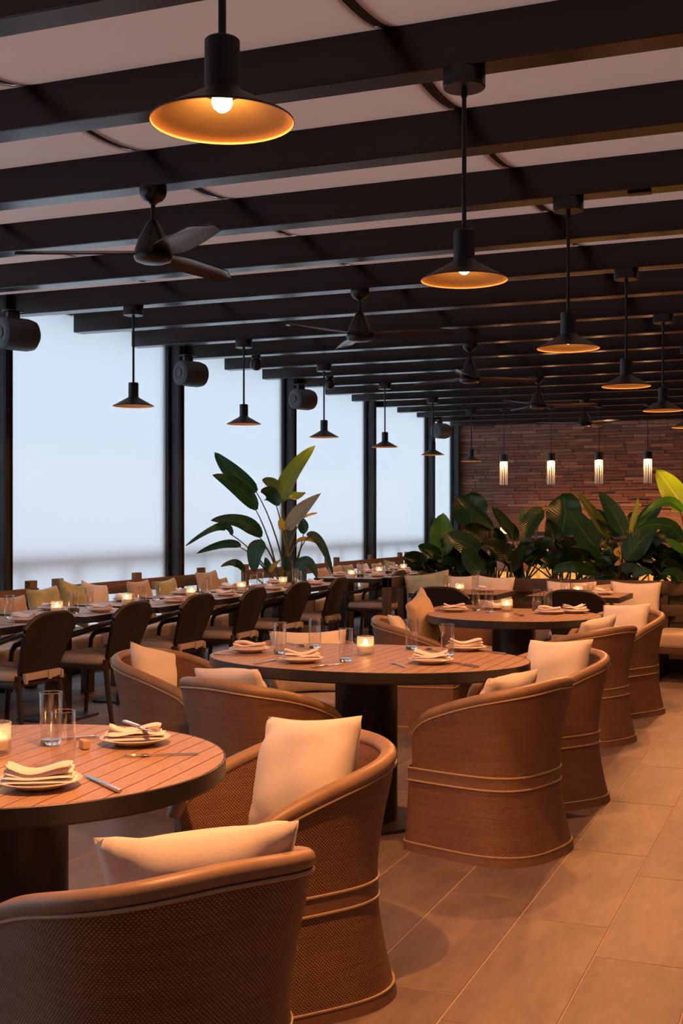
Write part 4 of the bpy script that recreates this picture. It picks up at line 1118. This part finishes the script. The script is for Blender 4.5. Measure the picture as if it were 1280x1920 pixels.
# near table
tumbler('tall clear tumbler standing behind another on the near round table', (-1.975, 2.775, Z), 0, G_GL)
tumbler('front clear tumbler by the napkin plate on the near round table', (-1.755, 2.516, Z), .5, G_GL)
votive('candle glass at the left frame edge on the near round table', (-2.03, 2.61, Z), 0, G_CA)
def setting(px, py, rot, k, where):
    plate('pale side plate ' + where, (px, py, Z), 0, G_PL)
    napkin('folded pinkish napkin on the plate ' + where, (px, py, Z+.0128), rot, k, G_NA)
setting(-1.690, 2.33, radians(-62), 0, 'nearest the camera on the near round table')
setting(-1.770, 2.875, radians(-55), 1, 'at the back right of the near round table')
cutlery('knife', 'knife with its handle towards the near edge of the near round table', (-1.498, 2.353), (-1.632, 2.445), G_CU)
cutlery('fork', 'fork right of the back plate on the near round table', (-1.535, 2.80), (-1.70, 2.70), G_CU)
cutlery('knife', 'knife left of the back plate on the near round table', (-1.955, 2.87), (-1.88, 2.94), G_CU)
cutlery('knife', 'knife lying across the folded napkin at the back of the near table', (-1.83, 2.93), (-1.70, 2.84), G_CU, TZ+.042)
blk = MB().box((0, 0, .011), (.045, .02, .022)).obj('wood_block', M['cork'], bevel=.003); blk.location = (-1.858, 2.762, Z); blk.rotation_euler = (0, 0, radians(-40)); tag(blk, 'tiny pale wooden block between tumbler and back plate on the near table', 'block')
# oval table
for p, lab in (((-2.342, 5.053), 'tumbler between the two left napkin plates of the oval table'), ((-2.284, 5.325), 'tumbler in front of the wide pillow at the back of the oval table'), ((-1.945, 4.875), 'tumbler left of the candle on the oval table'),
               ((-1.839, 5.453), 'tumbler right behind the candle on the oval table'), ((-1.602, 5.257), 'tumbler in front of the back right plate of the oval table')):
    tumbler(lab, (*p, Z), random.random(), G_GL)
votive('candle glass in the middle of the oval table', (-1.962, 5.16, Z), 0, G_CA)
setting(-2.50, 5.06, radians(-70), 2, 'at the far left of the oval table')
setting(-2.115, 4.785, radians(-60), 3, 'at the front left of the oval table')
setting(-1.585, 4.96, radians(-75), 4, 'at the front right of the oval table')
setting(-1.590, 5.51, radians(-65), 0, 'at the back right of the oval table')
cutlery('knife', 'dark looking knife at the left end of the oval table', (-2.56, 4.88), (-2.43, 4.93), G_CU)
cutlery('knife', 'knife right of the front left plate on the oval table', (-1.99, 4.60), (-1.92, 4.79), G_CU)
cutlery('fork', 'fork left of the front left plate on the oval table', (-2.27, 4.64), (-2.24, 4.83), G_CU)
cutlery('spoon', 'spoon beside the back tumbler on the oval table', (-2.50, 5.47), (-2.34, 5.35), G_CU)
cutlery('knife', 'knife pointing right from the front right plate of the oval table', (-1.36, 4.88), (-1.50, 4.99), G_CU)
cutlery('fork', 'fork left of the front right plate on the oval table', (-1.63, 4.76), (-1.76, 4.92), G_CU)
cutlery('spoon', 'spoon beside the right rear tumbler on the oval table', (-1.67, 5.36), (-1.77, 5.48), G_CU)
cutlery('knife', 'thin knife right of the back right plate of the oval table', (-1.40, 5.42), (-1.51, 5.49), G_CU)
# far round table
for p, lab in (((-2.212, 7.911), 'left tumbler of the pair left of the candle on the far round table'), ((-2.095, 7.806), 'right tumbler of the pair left of the candle on the far round table'), ((-1.833, 8.063), 'tumbler right of the candle on the far round table'), ((-1.776, 8.15), 'tumbler behind the right plate on the far round table')):
    tumbler(lab, (*p, Z), random.random(), G_GL)
votive('candle glass on the far round table', (-2.006, 7.942, Z), 0, G_CA)
setting(-2.33, 7.80, radians(-70), 1, 'at the left of the far round table')
setting(-1.70, 7.85, radians(-75), 2, 'at the front right of the far round table')
setting(-1.56, 7.98, radians(-50), 3, 'at the back right of the far round table')
setting(-2.12, 8.10, radians(-60), 4, 'at the back left of the far round table')
cutlery('spoon', 'spoon at the front of the far round table', (-1.90, 7.73), (-1.80, 7.56), G_CU)
# window row
WG = 'table settings of the window row'
cards = Kind(lambda lab, loc, rz, g: (lambda o: (setattr(o, 'location', loc), setattr(o, 'rotation_euler', (0, 0, rz)), tag(o, lab, 'card stand', g))[2])(MB().box((0, 0, .016), (.07, .03, .032)).obj('card_stand', M['card'], bevel=.003)))
zs = SZ+.0012
for i, y in enumerate(TABY):
    y += .02; tx = 'the %s window table from the left' % ORD[i]
    rr = random.Random(i)
    for side, px, nm in ((0, -4.53, 'aisle side'), (1, -4.95, 'window side')):
        yy = y+rr.uniform(-.05, .05)+.04
        plate('pale side plate on the %s of %s' % (nm, tx), (px, yy, zs), 0, 'side plates of the window row')
        napkin('pinkish napkin on the %s plate of %s' % (nm, tx), (px, yy, zs+.0128), radians(rr.uniform(60, 110)), i+side, 'napkins of the window row')
        tumbler('clear tumbler on the %s of %s' % (nm, tx), (px-.06+.12*side+rr.uniform(-.02, .02), y-.24+.40*side*rr.random(), zs), 0, 'tumblers of the window row') if side == 0 else tumbler('clear tumbler on the %s of %s' % (nm, tx), (-4.80+rr.uniform(-.03, .03), y+.26, zs), 0, 'tumblers of the window row')
    votive('candle glass on %s' % tx, (-4.74+rr.uniform(-.03, .03), y-.22, zs), 0, G_CA)
    cards('small black card stand on %s' % tx, (-4.66, y-.12, zs), radians(20), 'black card stands')
    cutlery('knife', 'knife by the aisle plate of %s' % tx, (-4.44, y-.17), (-4.63, y-.165), 'knives of the window row', zs)
for x, nm in ((-2.92, 'left'), (-1.92, 'right')):
    plate('side plate on the %s planter-bench table' % nm, (x+.18, 10.08, zs), 0, 'side plates on the bench tables')
    napkin('napkin on the plate of the %s planter-bench table' % nm, (x+.18, 10.08, zs+.0128), 1.2, 1, 'napkins on the bench tables')
    votive('candle glass on the %s planter-bench table' % nm, (x+.02, 9.86, zs), 0, G_CA)
    tumbler('tumbler left of the candle on the %s planter-bench table' % nm, (x-.10, 9.90, zs), 0, 'tumblers on the bench tables')
    tumbler('tumbler behind the candle on the %s planter-bench table' % nm, (x+.05, 10.25, zs), 0, 'tumblers on the bench tables')

# ================================================================== BAR AT THE BACK
bar = thing('bar_counter', 'bar counter with a glowing golden front, seen between the plants', 'bar counter', (-1.6, 15.6, 0))
MB().box((0, 0, 1.03), (5.0, .60, .05)).obj('counter_top', M['bar_top'], bar, bevel=.006)
MB().box((0, .04, .50), (4.9, .46, 1.0)).obj('carcass', M['bench_dark'], bar)
for k in range(5): MB().box((-1.96+.98*k, -.20, .55), (.965, .02, .84)).obj('backlit_panel', M['onyx'], bar)
bb = thing('back_counter', 'back counter below the stone wall with a warm light strip', 'counter', (-1.9, 19.75, 0))
MB().box((0, 0, 1.06), (5.8, .50, .05)).obj('counter_top', M['bar_top'], bb, bevel=.006)
MB().box((0, .02, .515), (5.7, .44, 1.03)).obj('carcass', M['bench_dark'], bb)
MB().box((0, .02, 1.115), (5.7, .03, .07)).obj('upstand', M['bench_dark'], bb)  # lip added to keep the glowing strip out of sight
MB().box((0, .16, 1.095), (5.6, .03, .02)).obj('light_strip', M['led'], bb)
def make_stool(label, loc, rotz, group):
    t = thing('bar_stool', label, 'bar stool', loc, rotz, group)
    MB().lathe([(0, .70), (.19, .70), (.205, .72), (.205, .75), (.18, .775), (0, .78)], 28).obj('seat', M['stool'], t, smooth=True)
    b = MB(); n = 16
    for z, k in ((.76, 1), (1.02, 1.06)):
        for off in (0, .03):
            for i in range(n+1):
                w = pi+pi*i/n; r = .20*k-off; b.v.append((r*cos(w), r*sin(w), z))
    m = n+1
    for i in range(n):
        for a, c in ((0, 2), (1, 3), (2, 3), (0, 1)):
            b.f.append((a*m+i, a*m+i+1, c*m+i+1, c*m+i)); b.m.append(0)
    b.obj('backrest', M['stool'], t, smooth=True, angle=50)
    for s in (-1, 1):
        for u in (-1, 1): MB().tube([(.13*s, .13*u, .71), (.19*s, .19*u, 0)], .013, 6).obj('leg', M['armchair_frame'], t, smooth=True)
    return t
stool = Kind(make_stool)
for i, x in enumerate((-3.7, -3.0, -2.3, -1.6)):
    stool('%s peach bar stool from the left, glimpsed behind the plants' % ORD[i], (x, 14.95, 0), radians(8*i-10), 'bar stools')
def make_lamp(label, loc, rotz, group):
    t = thing('table_lamp', label, 'lamp', loc, rotz, group)
    MB().lathe([(0, 0), (.05, 0), (.05, .012), (.008, .016), (.008, .16), (0, .16)], 16).obj('base', M['black_metal'], t, smooth=True)
    MB().lathe([(.07, .11), (.045, .20), (0, .20)], 20).obj('shade', M['wax2'], t, smooth=True)
    return t
M['wax2'] = emit('lamp_shade_glow', (1, .42, .12), 3.0)
blamp = Kind(make_lamp)
for i, x in enumerate((-3.95, -3.0, -1.9)):
    blamp('%s small glowing lamp on the bar counter from the left' % ORD[i], (x, 15.5, 1.056), 0, 'small lamps on the bar counter')
